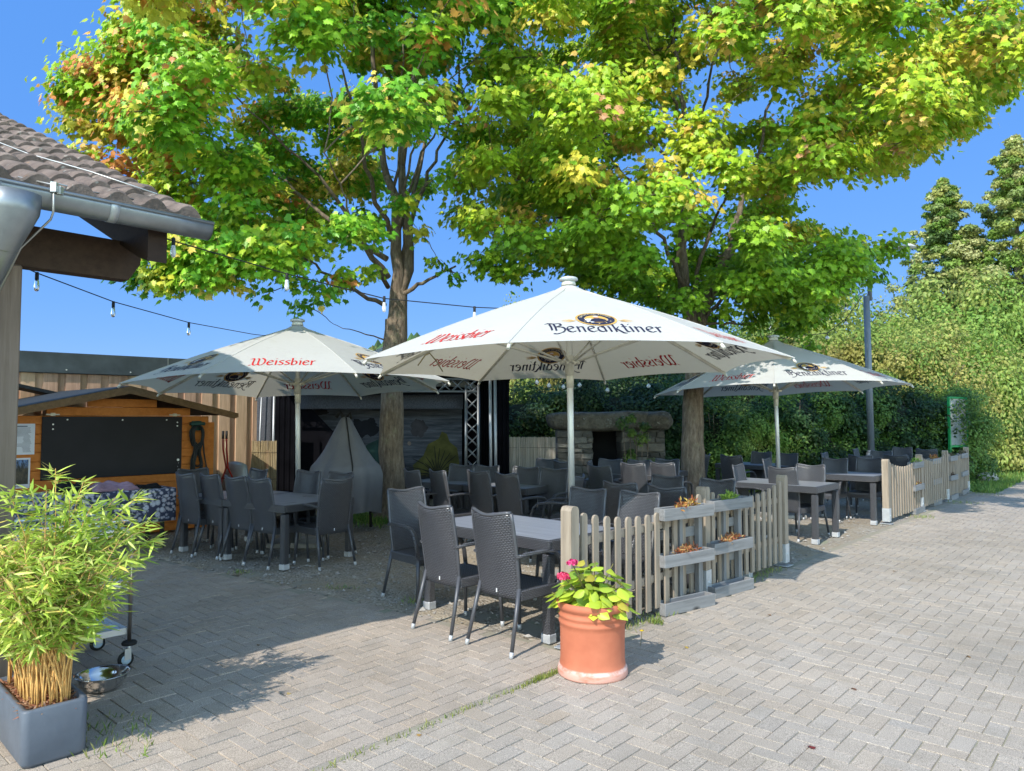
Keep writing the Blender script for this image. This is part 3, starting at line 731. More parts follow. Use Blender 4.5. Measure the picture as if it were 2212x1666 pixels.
drape('black_drape', 1037, 1058, 13.9, .0, 2.35, black_fab, 'black stage drape between lattice tower and aluminium posts', 4)
drape('black_drape', 582, 640, 13.5, .0, 2.28, black_fab, 'black stage drape behind the left umbrella pole', 5)
drape('black_drape', 575, 1075, 14.6, .0, 2.45, black_fab, 'wide black cloth closing the rear of the stage', 12, .05)
b = MB(); A = W(575, 900, 12.9); Bq = W(1102, 900, 12.9)
for (x0, x1, z) in ((A.x, Bq.x, 2.42),): b.box(((x0+x1)/2, 13.75, z), (x1-x0, 2.0, .10), None, .01)
tag(b.build('stage_roof', black_fab), 'flat black roof over the stage', 'roof')
drape('mesh_screen', 555, 587, 12.7, 1.05, 2.05, gauze, 'upright strip of dark grey mesh fabric beside the wooden wall', 1, .01, 'mesh screen')
drape('top_valance', 648, 1000, 13.4, 1.78, 2.05, gauze, 'dark grey rolled mesh valance above the painted banner', 2, .01, 'valance')
for px, d, lab in ((556, 12.6, 'leaning pale steel pole at the left edge of the stage'), (589, 12.6, 'upright steel pole right of the grey mesh strip')):
    b = MB(); p = W(px, 1000, d); b.tube([(p.x, p.y, 0), (p.x+(.06 if px < 570 else .01), p.y, 2.15)], .013 if px < 570 else .022, 10); tag(b.build('steel_pole', alu), lab, 'pole')
for px, lab in ((1061, 'left one of the pair of slim aluminium posts on the stage front'), (1071.5, 'right one of the pair of slim aluminium posts on the stage front')):
    b = MB(); p = W(px, 1000, 12.8); b.tube([(p.x, p.y, 0), (p.x-.02, p.y, 2.35)], .028, 12); tag(b.build('aluminium_post', alu), lab, 'post', None)
def truss(name, P0, P1, w, label, m):
    P0 = Vector(P0); P1 = Vector(P1); ax = (P1-P0).normalized(); a = Vector((1, 0, 0)) if abs(ax.x) < .5 else Z3; c_ = ax.cross(a).normalized()
    e = empty(name, tuple(P0), 0, label, 'truss'); inv = Matrix.Translation(P0).inverted(); L = (P1-P0).length; cs = [a*sx*w/2+c_*sy*w/2 for sx, sy in ((-1,-1),(1,-1),(1,1),(-1,1))]
    for q in cs: b = MB(); b.tube([P0+q, P1+q], .022, 8); o = b.build('chord', m, e); o.matrix_parent_inverse = inv
    b = MB(); n = int(L/w*1.0)
    for f in range(4):
        q0, q1 = cs[f], cs[(f+1) % 4]
        for i in range(n):
            s0, s1 = ax*(L*i/n), ax*(L*(i+1)/n); b.tube([P0+q0+s0, P0+q1+s1], .009, 6); b.tube([P0+q1+s0, P0+q0+s1], .009, 6)
    o = b.build('bracing', m, e); o.matrix_parent_inverse = inv
pt = W(1020, 1000, 13.0)
truss('lattice_tower', (pt.x, pt.y, .0), (pt.x, pt.y, 2.2), .22, 'upright aluminium lattice tower at the right of the painted banner', alud)
pa = W(590, 832, 13.0); pb = W(1030, 832, 13.0); zt_ = W(1000, 833, 13).z
truss('lattice_beam', (pa.x, 13.0, zt_), (pb.x, 13.0, zt_), .22, 'horizontal lattice beam across the front of the stage', alud)
# banner with painted plants, a flat printed net
bx0, bx1, bz0, bz1 = X_(602, 14.0), X_(998, 14.0), .30, W(800, 872, 14).z
bn = empty('painted_banner', ((bx0+bx1)/2, 14.0, bz0), 0, 'dark painted net banner with shrub shapes hung at the back of the stage', 'banner')
t = NT('banner_paint'); s_ = t.coord(); sx = t.node('ShaderNodeSeparateXYZ'); t.link(s_, sx.inputs[0])
n1 = t.noise(t.mapping(s_, (1, 1, 12)), 1.2, 5, .7); n2 = t.noise(s_, 1.7, 3)
c1 = t.ramp(n1, [(.35, (.02, .025, .035)), (.55, (.075, .085, .105)), (.7, (.13, .15, .18))])
up = t.ramp(t.math('ADD', t.math('MULTIPLY', sx.outputs[2], .8), t.math('MULTIPLY', n2, .6)), [(.85, (0, 0, 0)), (1.0, (1, 1, 1))])
t.link(t.mix(up, (.012, .014, .018), c1), t.b.inputs['Base Color']); t.b.inputs['Roughness'].default_value = .9
b = MB(); b.box(((bx0+bx1)/2, 14.0, (bz0+bz1)/2), (bx1-bx0, .012, bz1-bz0)); o = b.build('net', t.m, bn); inv = Matrix.Translation(bn.location).inverted(); o.matrix_parent_inverse = inv
def blob(cx, cz, rx, rz, wob, seed, n=40):
    rr = random.Random(seed); ph = [rr.uniform(0, 6) for _ in range(4)]
    return [(cx+rx*(1+wob*math.sin(5*a+ph[0])+wob*.6*math.sin(11*a+ph[1]))*math.cos(a), cz+rz*(1+wob*math.sin(6*a+ph[2])+wob*.6*math.sin(13*a+ph[3]))*math.sin(a)) for a in [2*PI*i/n for i in range(n)]]
def pz(py): return W(800, py, 14).z
for nm, poly, colr, yo in (('painted_shrub', [(X_(900, 14), pz(1030)), (X_(893, 14), pz(1005)), (X_(915, 14), pz(985)), (X_(925, 14), pz(960)), (X_(948, 14), pz(948)), (X_(955, 14), pz(932)), (X_(966, 14), pz(938)), (X_(972, 14), pz(955)), (X_(988, 14), pz(968)), (X_(993, 14), pz(1000)), (X_(990, 14), pz(1030))], (.085, .085, .022), 0),
        ('painted_hill', [(X_(790, 14), pz(1030)), (X_(792, 14), pz(962)), (X_(805, 14), pz(955)), (X_(822, 14), pz(948)), (X_(832, 14), pz(985)), (X_(835, 14), pz(1030))], (.02, .055, .05), .001),
        ('painted_blob', blob(X_(905, 14), pz(925), .16, .17, .12, 4), (.055, .052, .06), .002), ('painted_blob', blob(X_(690, 14), pz(890), .18, .06, .1, 5), (.012, .012, .015), .003),
        ('painted_blob', blob(X_(790, 14), pz(925), .28, .17, .2, 9), (.01, .012, .018), .004), ('painted_eye', blob(X_(885, 14), pz(958), .035, .04, .02, 7), (.22, .18, .15), .005)):
    b = MB(); b.quad(*[(x, 13.988-yo, z) for x, z in poly]); o = b.build(nm, mat('paint_'+nm+str(yo), colr, .9, scale=4, var=.5), bn); o.matrix_parent_inverse = inv
b = MB(); rr = random.Random(12); c0 = (X_(945, 14), pz(1030))
for i in range(22):
    a = PI*(i+.5)/22; L = rr.uniform(.3, .62)*(.7+.5*math.sin(a)); pts = [Vector((c0[0]+L*s*math.cos(a)*(1+.2*s), 13.978, c0[1]+L*math.sin(a)*(s-.28*s*s*abs(math.cos(a))*2))) for s in (0, .3, .6, 1)]
    for u_, w_ in zip(pts, pts[1:]): n_ = Vector((-(w_-u_).z, 0, (w_-u_).x)).normalized()*.010; b.quad(u_-n_, u_+n_, w_+n_*.5, w_-n_*.5)
o = b.build('painted_fronds', mat('paint_frond', (.02, .018, .014), .9), bn); o.matrix_parent_inverse = inv
# loose black cloth hanging diagonally in front of banner at left
b = MB(); P = [W(590, 862, 13.5), W(652, 862, 13.5), W(742, 955, 13.5), W(742, 1060, 13.5), W(590, 1060, 13.5)]
b.quad(*P); b.quad(*[p+Vector((0, .01, 0)) for p in P][::-1]); tag(b.build('slung_cloth', black_fab), 'black cloth slung diagonally across the left part of the painted banner', 'cloth')
# grey weather cover over a tall object
TP = W(745, 1060, 10.6); cov = thing('covered_swing_seat', (TP.x, TP.y, 0), 0, 'tall pointed grey weather cover over garden furniture left of the tree trunk', 'covered furniture')
covm = mat('grey_cover', (.15, .153, .168), .55, 0, .18, 2.5, bump=.15, bscale=6)
prof = [(1.63, .03), (1.60, .07), (1.35, .20), (1.15, .30), (1.0, .40), (.92, .47), (.80, .50), (.60, .49), (.42, .48), (.30, .47)]
b = MB(); 
def covf(a, c_):
    i = c_*(len(prof)-1); k = min(int(i), len(prof)-2); f = i-k; z = prof[k][0]*(1-f)+prof[k+1][0]*f; r = prof[k][1]*(1-f)+prof[k+1][1]*f
    an = 2*PI*a; fold = 1+.07*c_*math.sin(an*7+1)+.05*c_*math.sin(an*4+2*c_)+.02*math.sin(an*13)*c_
    z2 = z+(-.10*math.cos(an)-.06*math.sin(an*3))*max(0, c_-.7)*2; return (r*fold*math.cos(an), r*fold*.85*math.sin(an), z2)
b.grid(covf, 120, 40); b.build('cover', covm, cov)
b = MB(); pts = [Vector(covf(.81+.01*math.sin(c_*4), c_))*1.0+Vector((0, -.012, 0)) for c_ in [i/24 for i in range(25)]]; b.tube(pts, .010, 6); b.build('zip', mat('zip_black', (.01,)*3, .5), cov)
for a in (.3, 1.8, 3.4, 5): b = MB(); b.tube([(.38*math.cos(a), .3*math.sin(a), .02), (.36*math.cos(a), .3*math.sin(a), .45)], .02, 8); b.build('leg', mat('rubber', (.015,)*3, .7), cov)
b = MB(); b.tube([(-.03, 0, 1.62), (-.08, .02, 1.70), (-.14, 0, 1.62)], .03, 8); b.tube([(.02, 0, 1.62), (.06, 0, 1.68), (.09, 0, 1.60)], .022, 8); b.build('knotted_cord', mat('rubber', (.015,)*3, .7), cov)
# ------------------------------------------------------------------ stone fireplace
FD = 14.6; fc = X_(1306, FD); fp = thing('stone_fireplace', (fc, FD, 0), 0, 'open outdoor fireplace of rough stone pillars under one huge stone lintel', 'fireplace')
t = NT('lintel_stone'); s_ = t.coord(); f = t.noise(s_, 4, 7, .7); m_ = t.noise(s_, 9, 5, .7)
c = t.ramp(f, [(.3, (.045, .038, .028)), (.5, (.12, .105, .08)), (.72, (.23, .205, .165))]); t.link(t.mix(t.ramp(m_, [(.60, (0,)*3), (.70, (1,)*3)]), c, (.30, .29, .25)), t.b.inputs['Base Color']); t.b.inputs['Roughness'].default_value = .95; t.bump(t.noise(s_, 14, 8, .7), .9, .05)
def rock(sx, sy, sz, seed, nu=26, nv=18, e=.5, rough=.10):
    rr = random.Random(seed); ph = [(rr.uniform(1.5, 6), rr.uniform(0, 6), rr.uniform(-1, 1), rr.uniform(-1, 1), rr.uniform(-1, 1)) for _ in range(9)]
    def fn(a, c_):
        th = 2*PI*a; fi = PI*(c_-.5); cc = lambda x: math.copysign(abs(x)**e, x)
        p = Vector((sx*cc(math.cos(fi))*cc(math.cos(th)), sy*cc(math.cos(fi))*cc(math.sin(th)), sz*cc(math.sin(fi))))
        k = sum(math.sin(w*(p.x*d1+p.y*d2+p.z*d3)*2/max(sx, sz)+p0)/w for w, p0, d1, d2, d3 in ph)
        return p*(1+rough*k)
    return fn
b = MB(); fn = rock(1.10, .42, .21, 3, 60, 24); sh = Matrix.Translation((-.10, 0, 1.55)); b.grid(lambda a, c_: sh @ fn(a, c_), 70, 26); b.build('lintel', t.m, fp)
b = MB(); fn2 = rock(.36, .44, .19, 5, 30, 20, .7); sh2 = Matrix.Translation((.98, .05, 1.56)); b.grid(lambda a, c_: sh2 @ fn2(a, c_), 40, 20); b.build('end_stone', t.m, fp)
ts = NT('pillar_stone'); oi = ts.coord(); at = ts.node('ShaderNodeAttribute', attribute_name='Col'); f = ts.noise(oi, 9, 6, .7)
ts.link(ts.mix(1.0, at.outputs['Color'], ts.ramp(f, [(.3, (.6,)*3), (.7, (1.25,)*3)]), 'MULTIPLY'), ts.b.inputs['Base Color']); ts.b.inputs['Roughness'].default_value = .95; ts.bump(ts.noise(oi, 30, 5), .7, .02)
def pillar(x0, x1, name):
    V_ = []; Q = []; C = []; rr = random.Random(x0*100); rs = np.random.RandomState(int(abs(x0*100)))
    z = 0
    while z < 1.36:
        h = rr.uniform(.09, .17); h = min(h, 1.37-z)
        for (yf, sgn) in ((-.38, 1),):
            x = x0
            while x < x1-.02:
                w = rr.uniform(.14, .30); w = min(w, x1-x); 
                if x1-(x+w) < .06: w = x1-x
                n = len(V_); dj = rr.uniform(-.02, .02)
                for yy, e_ in ((yf+dj, .014), (yf+dj+.03, .003), (.35, .003)):
                    for (a, c_) in ((x+e_, z+e_), (x+w-e_, z+e_), (x+w-e_, z+h-e_), (x+e_, z+h-e_)): V_.append((a+rr.uniform(-.014, .014), yy+rr.uniform(-.012, .012), c_+rr.uniform(-.012, .012)))
                Q.append((n, n+1, n+2, n+3))
                for L in (0, 4):
                    for i in range(4): Q.append((n+L+i, n+L+4+i, n+L+4+(i+1) % 4, n+L+(i+1) % 4))
                g = rr.uniform(.07, .19); C += [(g*1.05, g*.97, g*.84)]*12; x += w
        z += h
    add_mesh(name, np_mesh(name, np.array(V_), np.array(Q), np.array(C), [ts.m], k=4), fp)
    b = MB(); b.box(((x0+x1)/2, .0, .69), (x1-x0-.03, .66, 1.36)); b.build('mortar_core', mat('mortar', (.12, .11, .09), .95), fp)
pillar(-.98, -.28, 'pillar'); pillar(.28, 1.13, 'pillar')
b = MB(); b.box((0, .42, .68), (1.9, .10, 1.35)); b.build('back_wall', mat('soot', (.008, .008, .008), .95), fp)
b = MB(); b.box((0, -.0, .16), (.9, .7, .30), None, .02); b.build('hearth', t.m, fp)
# ------------------------------------------------------------------ lamp post, notice board, boulder
LD = 16.3; lp = W(1882, 978, LD); lamp = thing('street_lamp', (lp.x, lp.y, 0), 0, 'tall grey steel lamp post behind the right umbrella', 'street lamp')
lm = mat('grey_paint', (.20, .23, .27), .45, .3, .12, 3)
zt_ = W(1870, 640, LD).z; b = MB(); b.tube([(0, 0, 0), (0, 0, .85)], .105, 16); b.tube([(0, 0, .85), (0, 0, .90)], [.105, .075], 16); b.tube([(0, 0, .88), (-.03, 0, zt_)], [.072, .066], 16); b.tube([(.02, 0, zt_-.35), (-.0, 0, zt_+.05)], .02, 8); b.build('post', lm, lamp)
b = MB(); b.tube([(.05, 0, zt_-.10), (.05, 0, zt_+1.0)], .048, 12); b.tube([(-.08, 0, zt_-.05), (.10, 0, zt_-.05)], .03, 8); b.tube([(.05, 0, zt_+.95), (.35, 0, zt_+1.12), (.78, 0, zt_+1.15)], .025, 8); b.build('arm', lm, lamp)
b = MB(); b.lathe([(.03, .10), (.12, .07), (.21, .02), (.22, 0), (.10, -.03), (.02, -.035)], 24, (.88, 0, zt_+1.10)); b.build('lamp_head', mat('lamp_white', (.6, .62, .64), .4), lamp)
bp = G(2088, 1050, 0); bp = W(2069, 905, 17.6); nb = thing('notice_board', (bp.x, bp.y, 0), R(32), 'tall glazed notice board in a bright green frame among the shrubs', 'notice board')
gp = mat('green_paint', (.01, .24, .07), .5)
z0, z1 = W(2075, 964, 17.6).z, W(2075, 858, 17.6).z; hw = .40
b = MB()
for x in (-hw, hw): b.box((x, 0, z1/2), (.045, .06, z1), None, .006)
for z in (z0, z1-.02): b.box((0, 0, z), (2*hw, .055, .05), None, .005)
b.box((0, 0, (z0+z1)/2), (.02, .02, .02)); b.build('frame', gp, nb)
b = MB(); b.box((0, .0, (z0+z1)/2), (2*hw-.04, .02, z1-z0-.06)); b.build('panel', mat('paper_grey', (.22, .26, .28), .15, var=.3, scale=6, spec=.8), nb)
b = MB(); rr = random.Random(2)
for i in range(16):
    for sg in (-1, 1):
        z = z1-.12-i*.052
        if z > z0+.06: b.box((rr.uniform(-.05, .03), sg*.012, z), (hw*rr.uniform(.9, 1.4), .004, rr.choice((.01, .028, .015))))
b.build('sheets', mat('print_grey', (.16, .19, .20), .4, var=.5, scale=12), nb)
sp_ = G(2131, 1042); bo = MB(); fn = rock(.25, .20, .19, 8, e=.8, rough=.1); bo.grid(lambda a, c_: Vector(fn(a, c_))+Vector((0, 0, .06)), 24, 16)
tag(bo.build('boulder', mat('granite', (.42, .40, .38), .9, var=.3, scale=12, bump=.5), None, (sp_.x, sp_.y, 0), .3), 'pale grey boulder on the grass verge beside the road', 'boulder')
# ------------------------------------------------------------------ distant wooded hill
t = NT('far_forest'); s_ = t.coord(); f = t.noise(s_, .09, 5, .7)
t.link(t.ramp(f, [(.35, (.016, .035, .022)), (.55, (.045, .085, .035)), (.7, (.11, .15, .05))]), t.b.inputs['Base Color']); t.b.inputs['Roughness'].default_value = 1
rs = np.random.RandomState(3)
def hillz(x, y): 
    e = math.exp(-((x+20)/150)**2)
    return 58*e*math.exp(-((y-520)/190)**2)
hb = MB(); hb.grid(lambda a, c_: (-420+840*a, 260+400*c_, -2+hillz(-420+840*a, 260+400*c_)), 60, 40)
o = hb.build('hill', t.m); tag(o, kind='structure')
V_ = []; T_ = []; O = np.array([(1,0,0),(0,1,0),(-1,0,0),(0,-1,0),(0,0,.85),(0,0,-.6)]); T = np.array([(0,1,4),(1,2,4),(2,3,4),(3,0,4),(1,0,5),(2,1,5),(3,2,5),(0,3,5)])
n = 4200; X = rs.uniform(-260, 220, n); Y = rs.uniform(330, 560, n); C = []
for i in range(n):
    z = hillz(X[i], Y[i])-2
    if z < 3: continue
    k = len(V_)*1; sc = rs.uniform(3.0, 7.0)*np.array([1, 1, rs.uniform(.8, 1.5)])
    for q in O*sc*rs.uniform(.6, 1.2, (6, 1)): V_.append((X[i]+q[0], Y[i]+q[1], z+1.5+q[2]))
    T_ += [tuple(k+np.array(f)) for f in T]; g = rs.uniform(.7, 1.3); cc = (.05*g, .10*g, .035*g) if rs.rand() < .8 else (.12*g, .14*g, .04*g); C += [cc]*6
fm = leafmat('far_leaf', .1, .9); tag(add_mesh('far_woodland', np_mesh('far_woodland', np.array(V_), np.array(T_), np.array(C), [fm])), 'wooded hilltop far behind the left tree trunk', 'woodland', kind='stuff')
# ------------------------------------------------------------------ woven furniture
def weave(name, mode, base=(.074, .076, .088), sc=1.0):
    t = NT(name); s_ = t.coord(); sx = t.node('ShaderNodeSeparateXYZ'); t.link(s_, sx.inputs[0])
    x, y, z = sx.outputs; cb = t.node('ShaderNodeCombineXYZ')
    if mode == 'xz': t.link(x, cb.inputs[0]); t.link(z, cb.inputs[1])
    elif mode == 'xy': t.link(x, cb.inputs[0]); t.link(y, cb.inputs[1])
    else: t.link(t.math('ADD', x, y), cb.inputs[0]); t.link(z, cb.inputs[1])
    br = t.node('ShaderNodeTexBrick'); br.offset = .5; br.inputs['Scale'].default_value = 1; br.inputs['Brick Width'].default_value = .026*sc; br.inputs['Row Height'].default_value = .0125*sc
    br.inputs['Mortar Size'].default_value = .0035*sc; br.inputs['Mortar Smooth'].default_value = 1; br.inputs['Color1'].default_value = (1, 1, 1, 1); br.inputs['Color2'].default_value = (.8, .8, .8, 1); br.inputs['Mortar'].default_value = (.06, .06, .06, 1)
    t.link(cb.outputs[0], br.inputs['Vector'])
    t.link(t.mix(1.0, br.outputs['Color'], tuple(v*1.35 for v in base), 'MULTIPLY'), t.b.inputs['Base Color']); t.b.inputs['Roughness'].default_value = .36; t.b.inputs['Specular IOR Level'].default_value = 1.0
    t.bump(t.math('SUBTRACT', 1.0, br.outputs['Fac']), 1.0, .012); return t.m
w_xz = weave('weave_back', 'xz'); w_xy = weave('weave_seat', 'xy'); w_s = weave('weave_side', 'sum', sc=.9)
frame_m = mat('frame_grey', (.075, .078, .09), .42, .2, .15, 12, spec=.6); foot_m = mat('foot_grey', (.50, .51, .53), .5, .3); tagm = mat('tag_white', (.7, .7, .7), .5)
def make_chair():
    root = empty('wicker_chair')
    b = MB()          # backrest: tall curved woven panel
    def back(a, c_):
        x = (a-.5); w = .385+.02*math.sin(PI*c_)-.015*(1-c_); z = .36+.585*c_
        y = -.20-.19*max(0, (z-.42))**1.15*.9-.018 + (.045*(1-4*x*x))*-1*(.3+.7*c_) + .02
        return (x*w, y, z + .012*math.cos(x*2*PI)*-1*c_)
    b.grid(back, 12, 14, thick=.018); b.build('backrest', w_xz, root)
    b = MB(); pts = [back(a/12, 1) for a in range(13)]; b.tube([Vector(p)+Vector((0, .009, .002)) for p in pts], .013, 8)
    for a in (0, 1): b.tube([Vector(back(a, c_/10))+Vector((0, .009, 0)) for c_ in range(11)], .013, 8)
    b.build('back_rim', frame_m, root)
    b = MB()
    def seat(a, c_): return ((a-.5)*(.39+.04*c_), -.20+.43*c_, .425-.012*math.sin(PI*a)*math.sin(PI*c_))
    b.grid(seat, 8, 8, thick=.03); b.build('seat', w_xy, root)
    b = MB(); b.box((0, .215, .385), (.42, .025, .085), None, .008); b.box((-.202, .01, .39), (.022, .40, .07), None, .006); b.box((.202, .01, .39), (.022, .40, .07), None, .006); b.build('apron', w_s, root)
    for sx in (-1, 1):
        for (y0, y1, zt) in ((.235, .21, .44), (-.30, -.19, .44)):
            f = Vector((sx*(.215 if y0 > 0 else .222), y0, 0)); tp = Vector((sx*.192, y1, zt)); b = MB(); b.tube([f+(tp-f)*.07, tp], [.0135, .016], 10); lg = b.build('leg', frame_m, root)
            b = MB(); b.tube([f, f+(tp-f)*.09], .0155, 10); b.build('foot', foot_m, lg)
        b = MB(); x = sx*.208
        b.tube([(x*.95, -.235, .655), (x*1.04, -.15, .668), (x*1.08, .03, .672), (x*1.08, .14, .655), (x*1.08, .195, .61), (x*1.06, .222, .53), (x*.99, .225, .42)], .018, 8, flat=(1.25, .75)); b.build('armrest', w_s, root)
    b = MB(); b.box((.0, -.219, .405), (.010, .003, .026)); b.build('tag', tagm, root)
    return root
slate = NT('table_slats'); s_ = slate.coord(); ff = slate.noise(slate.mapping(s_, (1, 40, 1)), 1.5, 3)
slate.link(slate.ramp(ff, [(.3, (.15, .16, .18)), (.7, (.28, .29, .32))]), slate.b.inputs['Base Color']); slate.b.inputs['Roughness'].default_value = .38; slate.bump(ff, .5, .006)
def make_table(L, Wd, H=.735):
    root = empty('wicker_table')
    b = MB(); b.box((0, 0, H-.010), (L-.05, Wd-.05, .016), None, .003); b.build('tabletop', slate.m, root)
    b = MB()
    for sx, sy, lx, ly in ((0, -1, L, .03), (0, 1, L, .03), (-1, 0, .03, Wd-.06), (1, 0, .03, Wd-.06)): b.box((sx*(L/2-.015), sy*(Wd/2-.015), H-.045), (lx, ly, .085), None, .008)
    b.build('apron', w_s, root)
    for sx in (-1, 1):
        for sy in (-1, 1):
            x, y = sx*(L/2-.045), sy*(Wd/2-.045); b = MB(); b.box((x, y, H/2-.05), (.075, .075, H-.11), None, .012); lg = b.build('leg', w_s, root)
            b = MB(); b.box((x, y, .035), (.084, .084, .07), None, .008); b.build('foot', foot_m, lg)
    return root
chair_src = make_chair(); first = [chair_src]
CG = 'grey woven armchairs around the terrace tables'
def put_chair(x, y, th, label):
    c = first.pop() if first else copy_tree(chair_src)
    c.location = (x, y, 0); c.rotation_euler = (0, 0, R(th)); tag(c, label, 'chair', CG)
def chair_top(px, py, th, label, h=.945, dd=None):    # place by the top edge of the backrest
    p = G(px, py, h) if dd is None else W(px, py, dd); t = R(th); d = Vector((-math.sin(t), math.cos(t), 0)); q = p+d*.31; put_chair(q.x, q.y, th, label)
def chair_rear(px, py, qx, qy, label, flip=False):      # place by the two rear feet (left, right in picture)
    a, b_ = G(px, py), G(qx, qy); m = (a+b_)/2; w = (b_-a); w.z = 0; w.normalize(); d = Vector((-w.y, w.x, 0)); m = m+d*.30; put_chair(m.x, m.y, math.degrees(math.atan2(-d.x, d.y)), label)
TU, TV = -41.9, 48.1
chair_rear(892.6, 1359, 971, 1385, 'sunlit grey woven chair at near side of front table, left of the frontmost chair')
chair_rear(1009.6, 1393, 1102, 1423, 'frontmost sunlit grey woven chair, just left of the terracotta pot')
fr = (G(883, 1314)+G(846.5, 1290))/2; put_chair(fr.x+.18, fr.y+.12, -138, 'half shaded woven chair at the left end of the front table')
chair_top(1276, 1058, 138, 'woven chair crossed by shade behind the front table, left of its sunlit neighbour')
chair_top(1387, 1066, 138, 'sunlit woven chair directly behind the first fence pickets')
# front table
tabs = []
def put_table(cx, cy, th, L, Wd, label, H=.735, near=None):
    key = (L, Wd)
    src = next((t for k, t in tabs if k == key), None)
    t = copy_tree(src) if src else make_table(L, Wd, H)
    if not src: tabs.append((key, t))
    t.location = (cx, cy, 0); t.rotation_euler = (0, 0, R(th)); tag(t, label, 'table', 'grey woven tables on the terrace'); return t
def table_corner(px, py, dirL, L, Wd, label, H=.735):    # near corner of the top; long side runs along dirL, short side 90 deg clockwise from it
    p = G(px, py, H); a = R(dirL); ex = Vector((-math.sin(a), math.cos(a), 0)); ey = Vector((ex.y, -ex.x, 0)); c = p+ex*L/2+ey*Wd/2; return put_table(c.x, c.y, dirL+90, L, Wd, label)
table_corner(1186, 1168, 46, 1.42, .86, 'sunlit woven front table with slatted grey top beside the fence post')
# left group under the left umbrella
for i, (a, b_, c_, d_) in enumerate(((534, 1222, 568.6, 1231), (481, 1214, 520, 1220), (430, 1203, 459, 1208), (377, 1198, 406, 1203))):
    m = (G(a, b_)+G(c_, d_))/2; th = -36; d = Vector((-math.sin(R(th)), math.cos(R(th)), 0)); m = m+d*.30
    put_chair(m.x, m.y, th, ('dark chair on the near side of the left long table, nearest its corner leg', 'dark chair second from the corner on the near side of the left long table', 'dark chair third from the corner on the near side of the left long table', 'dark chair nearest the flowered cloth at the left long table')[i])
chair_rear(693.6, 1234, 765.5, 1221.6, 'dark armchair at the right end of the left long table, armrest reaching left')
ex = (G(389, 1190)-G(614, 1231)).normalized(); ey = Vector((ex.y, -ex.x, 0)); p = G(614, 1231)-ex*.05-ey*.05; aa = math.degrees(math.atan2(ex.y, ex.x))
for L_, o_, lab in ((1.10, .55, 'woven square table under the left umbrella, nearer half of the long table'), (.86, 1.54, 'woven square table next to the flowered cloth')):
    c = p+ex*o_+ey*.5; t_ = put_table(c.x, c.y, aa, L_, 1.0, lab); t_.scale = (1, 1, .93)
for px, py, th, lab in ((565, 1030, 140, 'dark chair on the far side of the left long table before the reed mat'), (672, 1031, 150, 'dark chair just right of the left umbrella pole, far side of the table'), (742, 1033, 150, 'dark chair far side of left long table, partly behind the end chair'), (414, 1034, -130, 'dark woven chair at the far left end of the long table, facing us')):
    chair_top(px, py, th, lab, dd={565: 9.35, 672: 9.05, 742: 8.85, 414: 9.4}[px])
# middle group beside the left tree
TB = -46; 
for px, py, th, lab in ((883, 1018, TB-8, 'dark chair against the left tree trunk, near side of the middle table'), (939, 1019, TB-8, 'dark chair second right of the left tree trunk at the middle table'),
        (1027, 1020, TB, 'brightly sunlit tall woven chair in the middle of the terrace'), (1088, 1025, TB, 'dark brown-grey chair right of the brightly sunlit tall chair'),
        (1140, 1011, 150, 'light grey sunlit chair back in front of the grey reed mat'), (1201, 1014, 148, 'dark woven chair left of the big umbrella pole, far side of the middle table'),
        (1001, 1006, 150, 'dark chair below the lattice tower, behind the middle table'), (1055, 1008, 150, 'woven chair below the aluminium posts, behind the middle table'),
        (1258, 1031, 70, 'dark woven armchair facing left behind the big umbrella pole')):
    chair_top(px, py, th, lab)
table_corner(1136, 1056, 55, 1.0, .95, 'dark woven table left of the big umbrella pole')
p = G(1136, 1056, .735); ex = Vector((-math.sin(R(55)), math.cos(R(55)), 0)); ey = Vector((ex.y, -ex.x, 0)); c = p+ex*(1.03+.5)+ey*.475
put_table(c.x, c.y, 145, 1.0, .95, 'dark woven table right of the left tree, far half of the middle table')
# second row along the fence
for px, py, th, lab in ((1334, 1046, TU, 'shaded woven chair back between the two chairs behind the fence'), (1436, 1055, TU, 'shaded woven chair back behind the curved fence, left of the right tree'),
        (1446, 1030, 138, 'woven chair directly left of the right tree trunk'), (1553, 1038, 138, 'woven chair directly right of the right tree trunk')): chair_top(px, py, th, lab)
tc_ = (G(1334, 1046, .945)+G(1436, 1055, .945)+G(1446, 1030, .945)+G(1553, 1038, .945))/4
put_table(tc_.x, tc_.y, TV+90, 1.42, .86, 'woven table half hidden behind the curved fence, left of the right tree')
